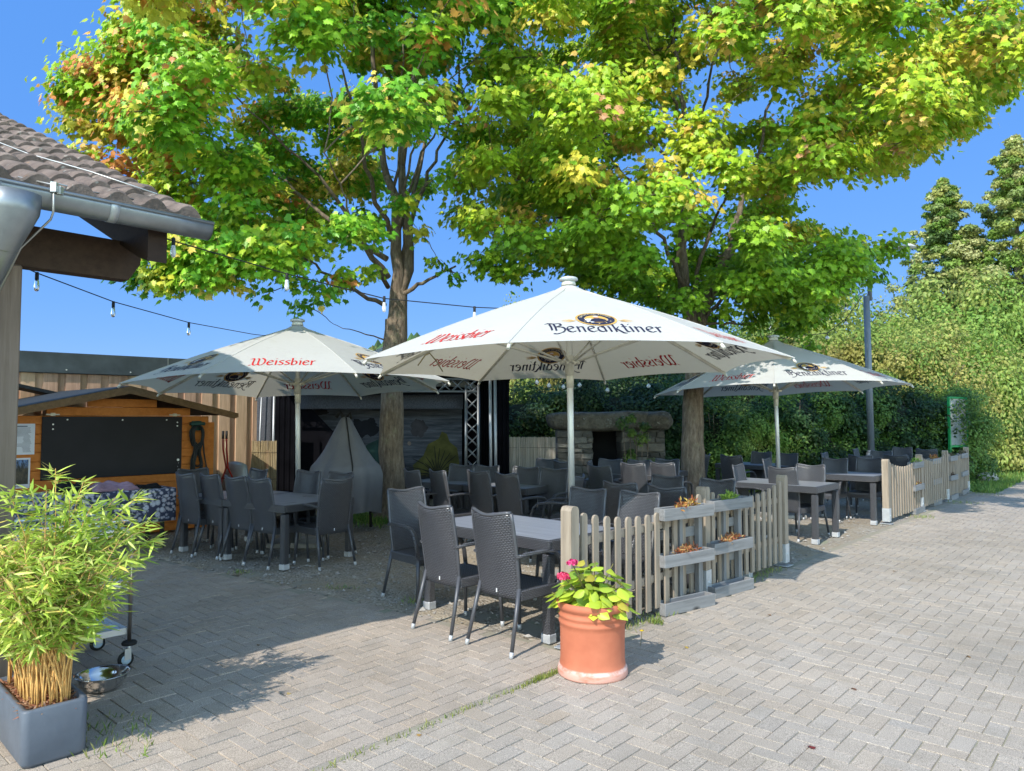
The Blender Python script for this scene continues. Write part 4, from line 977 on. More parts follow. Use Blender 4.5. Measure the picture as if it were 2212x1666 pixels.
# third row: the opening in the fence
chair_top(1686, 1012, TU-6, 'light sunlit curved chair back beside the fence end post')
chair_top(1753, 1006, 138, 'dark woven chair on the far side of the table in the fence opening'); chair_top(1588, 1006, -128, 'slim blue-black chair at the left end of the table in the fence opening')
a_ = G(1761.7, 1176.8); b_ = G(1807, 1160); m = (a_+b_)/2; m.z = 0; c = m+V*(.71-.04)
put_table(c.x, c.y, TV+90, 1.42, .86, 'sun-flecked woven table standing in the opening between the two fences')
a_ = G(1888, 1134.6); c = a_+V*.67+U*.39
put_table(c.x, c.y, TV+90, 1.42, .86, 'woven table just left of the second fence first post')
FAR = [(1805, 992, 138, 'dark chair beyond the table left of the second fence, left one of two'), (1879, 991, 138, 'sun-flecked woven chair beyond the table, touching the second fence post'),
    (1776, 980, -128, 'slim dark chair seen edge-on left of the lamp post foot'), (1844, 971.5, -128, 'slim dark chair seen edge-on just left of the lamp post'), (1857, 986, TU, 'dark chair back at the foot of the lamp post'), (1933, 985, TU, 'dark chair back above the second fence first pickets'),
    (1905, 976, 138, 'dark chair back right of the lamp post foot'), (1950, 968, 138, 'farthest dark chair back above the second fence'), (2000, 972, TU, 'dark chair back left of the second fence middle post'),
    (1185, 993, 150, 'dark chair with its back by the right edge of the grey reed mat'), (1213, 999, TB, 'dark chair left of big umbrella pole in the back row'), (1270, 1000, -100, 'sun-flecked woven chair right of the big umbrella pole in the back row'),
    (1290, 1008, TB, 'dark chair in the back row in front of the fireplace left pillar'), (1321, 994, 148, 'blue-grey chair back in front of the fireplace opening'), (1364, 1003, -38, 'large dark chair back in front of the fireplace right pillar'),
    (1428, 1002, -42, 'dark chair back left of the right tree, lit by a small sun fleck'), (1444, 994, 145, 'dark chair in the back row right of the fireplace'), (1384, 996, 145, 'dark chair behind the large one at the fireplace'),
    (1531, 984, 60, 'dark chair seen from the side right behind the right tree'), (1577, 986, TU, 'dark chair back in the shade right of the right tree'), (1647, 978, 138, 'dark chair back in front of the bright shrub left of the thin umbrella pole'),
    (1650, 993, -125, 'slim dark chair edge-on left of the thin umbrella pole'), (1702, 981, 138, 'dark chair back right of the thin umbrella pole')]
for a in FAR: chair_top(*a)
def tab_c(px, py, th, L, Wd, label): p = G(px, py, .735); put_table(p.x, p.y, th, L, Wd, label)
tab_c(1400, 1020, 58, 1.42, .86, 'woven table in the back row in front of the stone fireplace')
tab_c(1640, 1002, TV+90, 1.42, .86, 'dark woven table in the back row under the right umbrella')
tab_c(1930, 1000, TV+90, 1.42, .86, 'dark woven table behind the second fence near the lamp post')
# ------------------------------------------------------------------ umbrellas with lettering
def cr(pts, n=5):
    P = [Vector((*p, 0)) for p in pts]; P = [P[0]*2-P[1]]+P+[P[-1]*2-P[-2]]; out = []
    for i in range(1, len(P)-2):
        for j in range(n):
            t = j/n; out.append(.5*((2*P[i])+(-P[i-1]+P[i+1])*t+(2*P[i-1]-5*P[i]+4*P[i+1]-P[i+2])*t*t+(-P[i-1]+3*P[i]-3*P[i+1]+P[i+2])*t**3))
    out.append(P[-2]); return out
GL = {
 'B': (1.25, [[(-.20,1.38),(.05,1.50),(.45,1.42),(.95,1.48)], [(.95,1.45),(1.0,1.2),(.70,.98),(.55,.93)], [(.60,.93),(1.05,.82),(1.15,.45),(.85,.0),(.35,-.22),(.12,-.16)], [(.12,1.36),(.16,.9),(.12,.35)], [(.46,1.36),(.48,.9),(.44,.28)]]),
 'e': (.80, [[(.12,.48),(.38,.56),(.62,.72),(.50,.93),(.26,.90),(.10,.62),(.10,.28),(.28,.05),(.48,.06),(.66,.20)]]),
 'n': (.86, [[(.10,.92),(.16,.80),(.15,.03)], [(.15,.66),(.36,.88),(.56,.84),(.60,.60),(.60,.03)]]),
 'd': (.86, [[(.62,.20),(.36,.04),(.12,.20),(.08,.55),(.22,.82),(.45,.86),(.60,.72)], [(.34,1.42),(.52,1.15),(.62,.75),(.62,.05)]]),
 'i': (.40, [[(.10,.92),(.17,.78),(.17,.03)], [(.10,1.28),(.22,1.34)]]),
 'k': (.80, [[(.10,1.42),(.17,1.25),(.17,.03)], [(.20,.42),(.36,.62),(.58,.90)], [(.26,.52),(.46,.22),(.66,-.14),(.90,-.20)]]),
 't': (.52, [[(.14,1.36),(.22,1.15),(.20,.25),(.32,.04),(.48,.10)], [(-.02,.88),(.46,.94)]]),
 'r': (.58, [[(.08,.92),(.15,.78),(.15,.03)], [(.15,.62),(.34,.90),(.50,.88)]]),
 'W': (1.62, [[(-.05,1.26),(.12,1.44),(.26,1.25),(.24,.60),(.28,.16),(.50,.02),(.74,.22)], [(.62,1.40),(.76,1.22),(.76,.50),(.82,.14),(1.04,.02),(1.32,.30),(1.42,.80),(1.30,1.22),(1.06,1.42)], [(-.12,.02),(.06,.08)]]),
 's': (.66, [[(.54,.88),(.34,.92),(.14,.80),(.20,.60),(.42,.44),(.52,.24),(.34,.04),(.06,.10)]]),
 'b': (.84, [[(.06,1.42),(.14,1.25),(.14,.15),(.34,.04),(.58,.22),(.62,.58),(.46,.84),(.28,.80),(.15,.62)]])}
def lettering(word, nib=.098, ang=R(30)):
    """broad-nib strokes -> list of quads in word units, centred in x"""
    quads = []; x = 0
    for ch in word:
        w, strokes = GL[ch]
        for s_ in strokes:
            P = cr(s_); nv = Vector((math.cos(ang), math.sin(ang), 0))*nib
            for p, q in zip(P, P[1:]):
                d = (q-p); n_ = nv.copy(); pn = Vector((-d.y, d.x, 0)).normalized()
                if abs(n_.dot(pn)) < .035: n_ = n_+pn*(.035 if n_.dot(pn) >= 0 else -.035)
                o = Vector((x, 0, 0)); quads.append([p-n_+o, p+n_+o, q+n_+o, q-n_+o])
        x += w*1.0
    return [[(v.x-x/2, v.y) for v in q] for q in quads], x
BEN = lettering('Benediktiner'); WEI = lettering('Weissbier', .098)
def ring_text(word, r, hgt):
    cu = bpy.data.curves.new('t', 'FONT'); cu.body = word; cu.size = 1; ob = bpy.data.objects.new('t', cu); me = ob.to_mesh()
    vs = [v.co.copy() for v in me.vertices]; fs = [tuple(p.vertices) for p in me.polygons]; ob.to_mesh_clear(); bpy.data.objects.remove(ob); bpy.data.curves.remove(cu)
    w = max(v.x for v in vs); out = []
    for f in fs:
        q = []
        for i in f:
            a = PI*.93-(vs[i].x/w)*PI*.86; rr = r+vs[i].y*hgt; q.append((rr*math.cos(a), rr*math.sin(a)))
        out.append(q)
    return out
RING = ring_text('BENEDIKTINER', .79, .20)
def disc(r0, r1, n=36, cx=0, cy=0, ex=1, ey=1):
    out = []
    for i in range(n):
        a, c_ = 2*PI*i/n, 2*PI*(i+1)/n
        out.append([(cx+ex*r0*math.cos(a), cy+ey*r0*math.sin(a)), (cx+ex*r1*math.cos(a), cy+ey*r1*math.sin(a)), (cx+ex*r1*math.cos(c_), cy+ey*r1*math.sin(c_)), (cx+ex*r0*math.cos(c_), cy+ey*r0*math.sin(c_))])
    return out
navy, gold, red, cream, skin, white = range(6)
INK = [mat('ink_navy', (.018, .020, .055), .7), mat('ink_gold', (.60, .36, .10), .7), mat('ink_red', (.55, .018, .02), .7), mat('ink_cream', (.72, .60, .36), .7), mat('ink_skin', (.55, .30, .18), .7), mat('ink_white', (.75, .75, .76), .7)]
BADGE = [(1, gold, disc(1.02, 1.13)), (2, navy, disc(.66, 1.0)), (3, cream, RING), (1, gold, disc(0, .62)), (2, white, disc(0, .30, cx=-.38, cy=-.30, ey=1.1)), (3, navy, [[(-.42, -.40), (-.30, -.10), (-.05, .10), (.25, .08), (.48, -.12), (.52, -.34), (.30, -.54), (-.2, -.56)]]), (4, skin, disc(0, .15, cx=.05, cy=.24, ey=1.2)), (5, white, disc(0, .15, cx=.05, cy=.40, ey=.5))]
BADGE += [(3, cream, disc(0, .045, 5, cx=.82*math.cos(a), cy=.82*math.sin(a))) for a in (R(-150), R(-120), R(-90), R(-60), R(-30))]
for sg in (-1, 1):
    for k in range(5):
        a = R(-18+k*9); L = .95
        BADGE.append((1+k*.3, gold, [[(sg*1.12, -.30+.02*k), (sg*(1.5), -.28+math.sin(a)*.55+.04), (sg*(1.12+L*math.cos(a)), -.30+math.sin(a)*L*.55), (sg*1.5, -.28+math.sin(a)*.55-.02)]]))
CANVAS = {}
def canvas_mat(nm, c):
    t = NT(nm); s_ = t.coord(); f = t.noise(s_, 1.7, 5); dirt = t.ramp(t.noise(s_, 7, 6, .7), [(.55, (1, 1, 1)), (.8, (.88, .86, .82))])
    t.link(t.mix(1.0, t.ramp(f, [(.3, tuple(x*.95 for x in c)), (.7, c)]), dirt, 'MULTIPLY'), t.b.inputs['Base Color']); t.b.inputs['Roughness'].default_value = .8; t.b.inputs['Specular IOR Level'].default_value = .2
    t.bump(t.noise(t.mapping(s_, (1, 1, 3)), 3.2, 4), .3, .03)
    tr = t.node('ShaderNodeBsdfTranslucent'); tr.inputs['Color'].default_value = (c[0]*.95, c[1]*.88, c[2]*.72, 1); mx = t.node('ShaderNodeMixShader'); mx.inputs[0].default_value = .33
    t.link(t.b.outputs[0], mx.inputs[1]); t.link(tr.outputs[0], mx.inputs[2]); t.link(mx.outputs[0], t.out.inputs['Surface']); return t.m
cvm = canvas_mat('umbrella_canvas', (.64, .64, .625))
polem = mat('pole_metal', (.62, .62, .60), .4, .5, .08, 3)
ribm = mat('rib_cream', (.62, .60, .52), .5, .1)
def umbrella(cx, cy, h, r, th, ax, ay, ben0, label, hub_drop=.0, top=.9, neck=.0, detail=True, hub_z=None):
    root = empty('parasol', (cx, cy, 0), 0, label, 'umbrella', 'white beer garden umbrellas')
    T = [Vector((r*math.cos(th+k*PI/4), r*math.sin(th+k*PI/4), h+ax*r*math.cos(th+k*PI/4)+ay*r*math.sin(th+k*PI/4))) for k in range(8)]
    apex = Vector((-ax*top*1.0, -ay*top, h+top))
    def prof(u):     # u=0 apex .. 1 tip : share of the height, slightly tented near the top
        return 1-(1-u) if False else u
    def surf(k, u, w, off=0):
        A_, B_ = T[k % 8], T[(k+1) % 8]; e = A_.lerp(B_, w); sag = 1-.045*4*w*(1-w)*u
        p = apex.lerp(e, u); hp = apex.lerp(e, u*sag); 
        z = p.z + .035*math.sin(PI*min(1, u))*(1) - .05*math.exp(-(u/.10)**2)*0 + .045*4*w*(1-w)*u*u*.6
        q = Vector((hp.x, hp.y, z)); 
        if u < .10: q.z += .05*(1-u/.10)
        return q
    def nrm(k, u, w):
        a = surf(k, u+.01, w)-surf(k, u-.01, w); b_ = surf(k, u, w+.01)-surf(k, u, w-.01); n_ = a.cross(b_); n_.normalize(); return n_ if n_.z > 0 else -n_
    b = MB()
    for k in range(8): b.grid(lambda a, c_, k=k: surf(k, .035+.965*c_, a), 14, 22)
    for k in range(8): b.tube([surf(k, u/12, 0)+Z3*.001 for u in range(1, 13)], .005, 5)
    cn = b.build('canopy', cvm, root)
    b = MB()
    for k in range(8): b.grid(lambda a, c_, k=k: surf(k, .999, a)+Z3*(-.055*c_+.002)+surf(k, 1, a).normalized()*0, 14, 1, thick=.002)
    # lettering, printed through: on the upper and the lower face
    b2 = MB(); 
    def emit(k, polys, mi, cx_, cu, sc, sy, lay):
        """cx_ shift across, cu = u of the baseline; polys in (x across, y up) units"""
        b2.cur = mi
        wd_ = (T[(k+1) % 8]-T[k % 8]).length
        for i, q in enumerate(polys):
            pu = []; pdn = []
            o = .003+lay*.0012+(i % 24)*.00004
            for (x, y) in q:
                u = cu-y*sy; w = .5+(x*sc+cx_)/(wd_*max(u, .1)); p = surf(k, u, w); n_ = nrm(k, u, w); pu.append(p+n_*o); pdn.append(p-n_*o)
            b2.quad(*pu); b2.quad(*pdn[::-1])
    for k in range(8):
        wt = .92*(r/2.1)
        if (k % 2 == 0) == ben0:
            quads, wd0 = BEN; s_ = wt/wd0; emit(k, quads, navy, 0, .90, s_, s_/r*1.6, 0)
            bs = .155*(r/2.1)
            for lay, mi, polys in BADGE: emit(k, polys, mi, -.03, .725, bs, bs/r*1.12, lay)
        else:
            quads, wd0 = WEI; s_ = wt*.78/wd0; emit(k, quads, red, 0, .90, s_, s_/r*1.6, 0)
    b2.build('printed_lettering', INK, cn)
    b = MB(); b.lathe([(.075, -.03), (.07, .0), (.06, .02)], 20, tuple(apex+Z3*.045)); b.build('neck_ring', ribm, root)
    b = MB(); b.lathe([(.07, 0), (.09, .006), (.095, .016), (.092, .028), (.08, .036), (.07, .04)], 24, tuple(apex+Z3*.062)); b.build('vent_cap', mat('cap_grey', (.30, .34, .36) if not ben0 else (.55, .58, .60), .45, .3), root)
    hz = hub_z or (h+.03); foot = Vector((ax*.0, 0, 0)); up_ = (apex-Vector((0, 0, 0))); bx = Vector((ax*h*1.0, ay*h*0, 0))
    foot = Vector((ax*1.6, 0, 0)); 
    def onpole(z): f = z/apex.z; return foot.lerp(apex, f)
    b = MB(); b.tube([onpole(.02), onpole(apex.z+.04)], .032, 20); b.build('pole', polem, root)
    b = MB(); b.lathe([(.045, -.10), (.046, 0), (.058, .01), (.06, .05), (.045, .06), (.043, .10)], 20, tuple(onpole(hz))); 
    b.lathe([(.036, 0), (.038, .12), (.036, .13)], 16, tuple(onpole(hz-.22))); b.build('hub', ribm, root)
    for k in range(8):
        d = Vector((T[k].x, T[k].y, 0)).normalized()
        b = MB(); pts = [surf(k, u, 0)-Z3*.022 for u in (.06, .25, .5, .75, .985)]; b.tube(pts, .011, 8, flat=(1, 1.5)); rb_ = b.build('rib', ribm, root)
        b = MB(); b.tube([T[k]-Z3*.01-d*.02, T[k]-Z3*.045+d*.012], .014, 8); b.build('rib_end', ribm, rb_)
        b = MB(); s0 = onpole(hz+.03)+d*.05; s1 = surf(k, .52, 0)-Z3*.04
        b.tube([s0, s1], .0105, 8); b.tube([s0-Z3*.0, s0+d*.05], .018, 8); b.build('strut', ribm, root)
    b = MB(); b.box((foot.x, foot.y, .03), (.62, .62, .06), None, .01); b.build('base_plate', mat('concrete_base', (.3, .29, .27), .9), root)
    if ben0:
        k = 5; b = MB(); pm = surf(k+1, .72, 0)-Z3*.05; a1 = surf(k, .80, .72)-Z3*.16; b.tube([pm, pm.lerp(a1, .5)+Z3*.015, a1], .007, 6); a2 = surf(k+1, .80, .22)-Z3*.14; b.tube([pm, pm.lerp(a2, .4)+Z3*.03, a2], .007, 6); b.build('tie_strap', mat('strap_beige', (.40, .34, .20), .8), root)
    return root
umbrella(.579, 7.235, 2.119, 2.098, -1.863, .013, -.019, True, 'large nearest white beer umbrella over the fence in the centre', top=.80, hub_z=2.13)
umbrella(-2.766, 9.362, 2.003, 2.033, -1.771, .023, -.032, False, 'white beer umbrella on the left, partly shaded, above the long table', top=.79, hub_z=2.02)
umbrella(4.362, 11.997, 2.065, 1.998, -1.931, .025, -.025, True, 'white beer umbrella on the right, in blue shade behind the tree', top=.82, hub_z=2.03)
p4 = W(838, 742, 14.6); umbrella(p4.x, 14.6, p4.z-.95+.0, 2.0, -1.8, 0, 0, False, 'pale umbrella top showing behind the left tree trunk')
# ------------------------------------------------------------------ picket fences
fw = wood('fence_wood', (.15, .118, .088), (.42, .35, .275), 'Z', scale=12)
fwx = wood('fence_rail_wood', (.17, .135, .105), (.40, .33, .265), 'X', scale=12)
galv = mat('galvanised_bright', (.60, .63, .66), .4, .55, .15, 14)
def picket_shape(b, w, t_, h, z0, M):
    n = 7; pr = [(-w/2, z0), (w/2, z0), (w/2, h-w/2)]+[(w/2*math.cos(a), h-w/2+w/2*math.sin(a)) for a in [PI*i/n for i in range(1, n)]]+[(-w/2, h-w/2)]
    f_ = [M @ Vector((x, -t_/2, z)) for x, z in pr]; k = [M @ Vector((x, t_/2, z)) for x, z in pr]
    b.quad(*f_); b.quad(*k[::-1])
    for i in range(len(pr)): j = (i+1) % len(pr); b.quad(f_[i], k[i], k[j], f_[j])
def fence(posts, label):
    P = [Vector((p.x, p.y, 0)) for p in posts]; root = empty('picket_fence', tuple(P[0]), 0, label, 'fence'); inv = Matrix.Translation(P[0]).inverted()
    rr = random.Random(len(label))
    for i, p in enumerate(P):
        d = (P[min(i+1, len(P)-1)]-P[max(i-1, 0)]).normalized(); n_ = Vector((-d.y, d.x, 0)); M = Matrix(((d.x, n_.x, 0, p.x), (d.y, n_.y, 0, p.y), (0, 0, 1, 0), (0, 0, 0, 1)))
        b = MB(); w = .092; pr = [(-w/2, .10), (w/2, .10), (w/2, .955), (w/2-.012, .978), (w/2-.03, .985), (-w/2+.03, .985), (-w/2+.012, .978), (-w/2, .955)]
        f_ = [M @ Vector((x, -w/2, z)) for x, z in pr]; k = [M @ Vector((x, w/2, z)) for x, z in pr]; b.quad(*f_); b.quad(*k[::-1])
        for q in range(len(pr)): j = (q+1) % len(pr); b.quad(f_[q], k[q], k[j], f_[j])
        po = b.build('post', fw, root); po.matrix_parent_inverse = inv
        b = MB(); 
        for sx in (-1, 1): b.box((0, sx*(w/2+.003), .14), (w+.004, .005, .20), M); b.box((sx*(w/2+.003), 0, .14), (.005, w+.004, .20), M)
        b.box((0, 0, .008), (w+.07, w+.07, .008), M); b.tube([M @ Vector((0, -w/2-.012, .13)), M @ Vector((0, -w/2, .13))], .014, 6); b.build('post_shoe', galv, po)
    for a, c_ in zip(P, P[1:]):
        L = (c_-a).length; d = (c_-a).normalized(); n_ = Vector((-d.y, d.x, 0)); n = round((L-.12)/.145)
        for z in (.30, .72):
            m_ = (a+c_)/2+n_*.0; M = Matrix(((d.x, n_.x, 0, m_.x), (d.y, n_.y, 0, m_.y), (0, 0, 1, z), (0, 0, 0, 1))); b = MB(); b.box((0, .005, 0), (L-.095, .032, .062), M, .004); o = b.build('rail', fwx, root); o.matrix_parent_inverse = inv
        for i in range(n):
            f = (i+.5)/n; x = .06+f*(L-.12); p = a+d*x-n_*.024; h = .945-.115*math.sin(PI*f)**.9
            tl = rr.uniform(-.006, .006); M = Matrix.Translation(p) @ Matrix(((d.x, n_.x, 0, 0), (d.y, n_.y, 0, 0), (0, 0, 1, 0), (0, 0, 0, 1))) @ Matrix.Rotation(tl, 4, 'Y')
            b = MB(); picket_shape(b, .066, .019, h, .065+rr.uniform(-.006, .006), M); o = b.build('picket', fw, root); o.matrix_parent_inverse = inv
def onfence(s): q = ST(s, 0); return q
sB = st(G(1692, 1222))[0]; tB = st(G(1692, 1222))[1]
PB_ = G(1692, 1222); PM = PA.lerp(PB_, .52)
fence([PA, PM, PB_], 'near weathered picket fence with curved top running from the terracotta pot')
PC_, PD_, PE_ = G(1916, 1132), G(2044, 1083), G(2089, 1063); PCD = PC_.lerp(PD_, .5)
fence([PC_, PCD, PD_, PE_], 'far weathered picket fence beyond the terrace opening')
# ------------------------------------------------------------------ pallet planters and their plants
gw = wood('pallet_wood', (.10, .10, .10), (.30, .30, .305), 'X', scale=12); gwz = wood('pallet_wood_upright', (.10, .10, .10), (.30, .30, .305), 'Z', scale=12)
def make_pallet(Wp=.60):
    root = empty('pallet_planter')
    for x in (-Wp/2+.03, .02, Wp/2-.03):
        b = MB(); b.box((x, -.005, .40), (.05 if x != .02 else .04, .05, .80), None, .003); b.build('upright', gwz, root)
    for z in (.30, .62): b = MB(); b.box((0, .029, z), (Wp, .016, .085), None, .003); b.build('slat', gw, root)
    for z in (.0, .385, .765):
        b = MB(); yb, yf, h = -.022, -.135, .10
        b.box((0, yf, z+h/2), (Wp+.03, .018, h), None, .003); b.box((0, yb-.012, z+h/2), (Wp+.03, .016, h), None, .003)
        for x in (-1, 1): b.box((x*(Wp/2+.007), (yb+yf)/2-.005, z+h/2), (.016, yb-yf-.028, h-.002), None, .002)
        b.box((0, (yb+yf)/2, z+.012), (Wp-.0, yb-yf-.03, .02)); b.build('trough', gw, root)
        if z > .1:
            b = MB(); b.box((0, (yb+yf)/2-.005, z+.07), (Wp-.03, yb-yf-.045, .012)); b.build('potting_soil', mat('soil', (.06, .045, .03), .95, bump=.5), root)
    return root
pal = make_pallet(); firstp = [pal]
def tuft(name, p, w, d, cols, n, label, h=.09, seed=1, cat='plant'):
    rs = np.random.RandomState(seed); m = n
    pos = np.stack([rs.uniform(-w/2, w/2, m), rs.uniform(-d/2, d/2, m), rs.uniform(0, h*.8, m)], 1); pos[:, 2] *= (1-(2*np.abs(pos[:, 0])/w)**2*.6)
    tip = rs.normal(0, 1, (m, 3)); tip[:, 2] = np.abs(tip[:, 2])*.9; nr = rs.normal(0, 1, (m, 3)); col = np.array(cols)[rs.randint(0, len(cols), m)]*rs.uniform(.7, 1.2, (m, 1))
    V_, T_, C_ = leaves(pos, nr, tip, rs.uniform(.025, .055, m), col, np.array([(0,0),(.16,.35),(.1,.8),(0,1),(-.1,.8),(-.16,.35)]), rs)
    k = 18; st_ = MB()
    o = add_mesh(name, np_mesh(name, V_, T_, C_, [LEAFM]), None, p); tag(o, label, cat); o.rotation_euler = (0, 0, math.atan2(U.y, U.x)); return o
LEAFM = leafmat('leaf_small', .3, .55)
DRY = [(.40, .12, .06), (.50, .20, .10), (.30, .07, .04), (.45, .28, .12)]; GRN = [(.30, .42, .06), (.20, .32, .05)]; MIXD = [(.45, .20, .05), (.5, .35, .08), (.35, .10, .05)]
PL = [(G(1436, 1331), G(1538, 1307), 'weathered grey pallet planter leaning on the near fence, left of two', .57), (G(1541, 1294), G(1624, 1271), 'weathered grey pallet planter leaning on the near fence, right of two', .60)]
sp3 = [(G(1976, 1112), None, 'small pallet planter on the far fence nearest the opening'), (G(2016, 1094), None, 'small pallet planter on the far fence before its second post'), (G(2054, 1082), None, 'small pallet planter near the far end of the far fence'), (G(2078, 1070), None, 'last pallet planter at the far end of the far fence')]
drg = (PE_-PC_).normalized(); 
plants = {0: [(.765, MIXD, 'reddish dry stonecrop in the top trough of the left near pallet planter'), (.385, DRY, 'red-brown dried plant in the middle trough of the left near pallet planter')], 1: [(.765, GRN, 'bright green stonecrop in the top trough of the right near pallet planter'), (.385, DRY, 'red-brown dried plant in the middle trough of the right near pallet planter')],
    2: [(.765, GRN, 'small green plant in the top trough nearest the terrace opening'), (.385, MIXD, 'yellowish plant in the middle trough nearest the terrace opening')], 3: [(.765, MIXD, 'sparse dry plant in the top trough of the far fence second planter'), (.385, DRY, 'bright orange-red dried plant in the far fence second planter')], 4: [(.765, [(.10, .10, .05)], 'dark plant in the top trough of the far fence third planter'), (.385, [(.12, .07, .05)], 'dark withered plant in the lower trough of the far fence third planter')], 5: [(.765, [(.10, .09, .05)], 'dark withered plant in the last planter of the far fence')]}
for i in range(6):
    c = firstp.pop() if firstp else copy_tree(pal)
    if i < 2: a, b_, lab, w = PL[i]; m_ = (a+b_)/2; d = (b_-a).normalized()
    else: a, _, lab = sp3[i-2]; d = U; m_ = a+U*.3
    m_.z = 0; nv = Vector((-d.y, d.x, 0)); o0 = m_+nv*.12; c.location = o0; c.rotation_euler = (0, 0, math.atan2(d.y, d.x)); tag(c, lab, 'planter', 'pallet planters along the picket fences')
    for z, cols, pl in plants[i]:
        q = o0-nv*.078+d*(.03 if i != 1 or z > .5 else .05); tuft('trough_plant', (q.x, q.y, z+.075), .34 if not (i == 1 and z > .5) else .2, .08, cols, 150, pl, .09, seed=i*7+int(z*10))
# ------------------------------------------------------------------ terracotta pot with hydrangea
pp_ = G(1280, 1452); pot = thing('terracotta_pot', (pp_.x, pp_.y, 0), 0, 'large terracotta pot with raised rings standing on the paving before the fence', 'pot')
t = NT('terracotta'); s_ = t.coord(); sx = t.node('ShaderNodeSeparateXYZ'); t.link(s_, sx.inputs[0])
f = t.noise(s_, 5, 5); c = t.ramp(f, [(.3, (.40, .115, .058)), (.7, (.50, .16, .085))])
lime = t.math('ADD', t.math('MULTIPLY', sx.outputs[2], -9), t.math('MULTIPLY', t.noise(t.mapping(s_, (1, 1, 3)), 9, 5), 1.2))
c = t.mix(t.ramp(lime, [(.10, (0,)*3), (.42, (.6,)*3)]), c, (.66, .42, .36))
ring = t.ramp(sx.outputs[2], [(.035, (0,)*3), (.048, (.7,)*3), (.056, (.7,)*3), (.065, (0,)*3)]); c = t.mix(t.mix(1.0, ring, t.ramp(t.noise(s_, 14, 4), [(.4, (.2,)*3), (.6, (1,)*3)]), 'MULTIPLY'), c, (.72, .60, .56))
t.link(c, t.b.inputs['Base Color']); t.b.inputs['Roughness'].default_value = .75; t.bump(t.noise(s_, 26, 5), .12, .006)
b = MB(); b.lathe([(.19, 0), (.218, .0), (.222, .012), (.218, .045), (.208, .055), (.203, .10), (.203, .20), (.205, .29), (.207, .315), (.213, .322), (.213, .335), (.207, .342), (.208, .358), (.214, .364), (.214, .377), (.208, .384), (.210, .405), (.224, .415), (.230, .43), (.228, .45), (.218, .46), (.20, .455), (.19, .43), (.188, .36)], 64, cap=False)
b.build('vessel', t.m, pot)
b = MB(); b.lathe([(.189, .40), (.10, .41), (.001, .415)], 24, cap=False); b.build('potting_soil', mat('soil', (.06, .045, .03), .95, bump=.5), pot)
hy = thing('hydrangea', (pp_.x, pp_.y, .41), 0, 'hydrangea with lime green leaves and two pink flower heads in the terracotta pot', 'plant')
rs = np.random.RandomState(21); n = 230; pos = []; nr = []; tp = []; stems = MB()
for i in range(n):
    a = rs.uniform(0, 2*PI); el = math.asin(rs.uniform(-.15, 1)); rr_ = rs.uniform(.45, 1)
    p = np.array([.27*math.cos(a)*math.cos(el), .27*math.sin(a)*math.cos(el), .06+.25*math.sin(el)])*rr_; o_ = p/np.linalg.norm(p)
    pos.append(p-o_*.04); nn = o_*.6+np.array([0, 0, .75])+rs.normal(0, .25, 3); nr.append(nn); tp.append(o_+np.array([0, 0, -.35])+rs.normal(0, .35, 3))
    if i % 6 == 0: stems.tube([(p[0]*.2, p[1]*.2, 0), (p[0]*.6, p[1]*.6, p[2]*.6), tuple(p)], .0035, 6)
col = np.array([(.44, .62, .06), (.54, .70, .07), (.22, .38, .05), (.50, .46, .07), (.34, .48, .06), (.62, .38, .16)])[rs.choice(6, n, p=[.3, .25, .2, .11, .11, .03])]*rs.uniform(.8, 1.15, (n, 1))
V_, T_, C_ = leaves(np.array(pos), np.array(nr), np.array(tp), rs.uniform(.07, .12, n), col, np.array([(0,0),(.16,.06),(.30,.22),(.36,.42),(.30,.65),(.14,.86),(0,1.02),(-.14,.86),(-.30,.65),(-.36,.42),(-.30,.22),(-.16,.06)]), rs, .2)
add_mesh('foliage', np_mesh('hydrangea_foliage', V_, T_, C_, [leafmat('hydrangea_leaf', .32, .4)], smooth=True), hy); stems.build('stem', mat('stem_green', (.14, .12, .04), .6), hy)
pk = leafmat('petal', .2, .6)
for k, (px, py, rr_) in enumerate(((1236, 1217, .034), (1217, 1247, .042))):
    q = W(px, py, pp_.y-.17); q = q-hy.location; m = 170; d = rs.normal(0, 1, (m, 3)); d /= np.linalg.norm(d, axis=1, keepdims=True); d[:, 2] = np.abs(d[:, 2])*.8-.1
    V_, T_, C_ = leaves(np.array(q)+d*rr_*rs.uniform(.7, 1, (m, 1)), d+rs.normal(0, .3, (m, 3)), rs.normal(0, 1, (m, 3)), rs.uniform(.010, .016, m), np.array([(.60, .03, .13), (.72, .10, .22), (.45, .02, .09)])[rs.randint(0, 3, m)], np.array([(-.5,0),(0,-.5),(.5,0),(.5,.7),(0,1),(-.5,.7)]), rs)
    add_mesh('flower_head', np_mesh('flower_head', V_, T_, C_, [pk]), hy)
    b = MB(); b.tube([(0, 0, 0), tuple(q*.6), tuple(q)], .004, 6); b.build('stem', mat('stem_green', (.14, .12, .04), .6), hy)
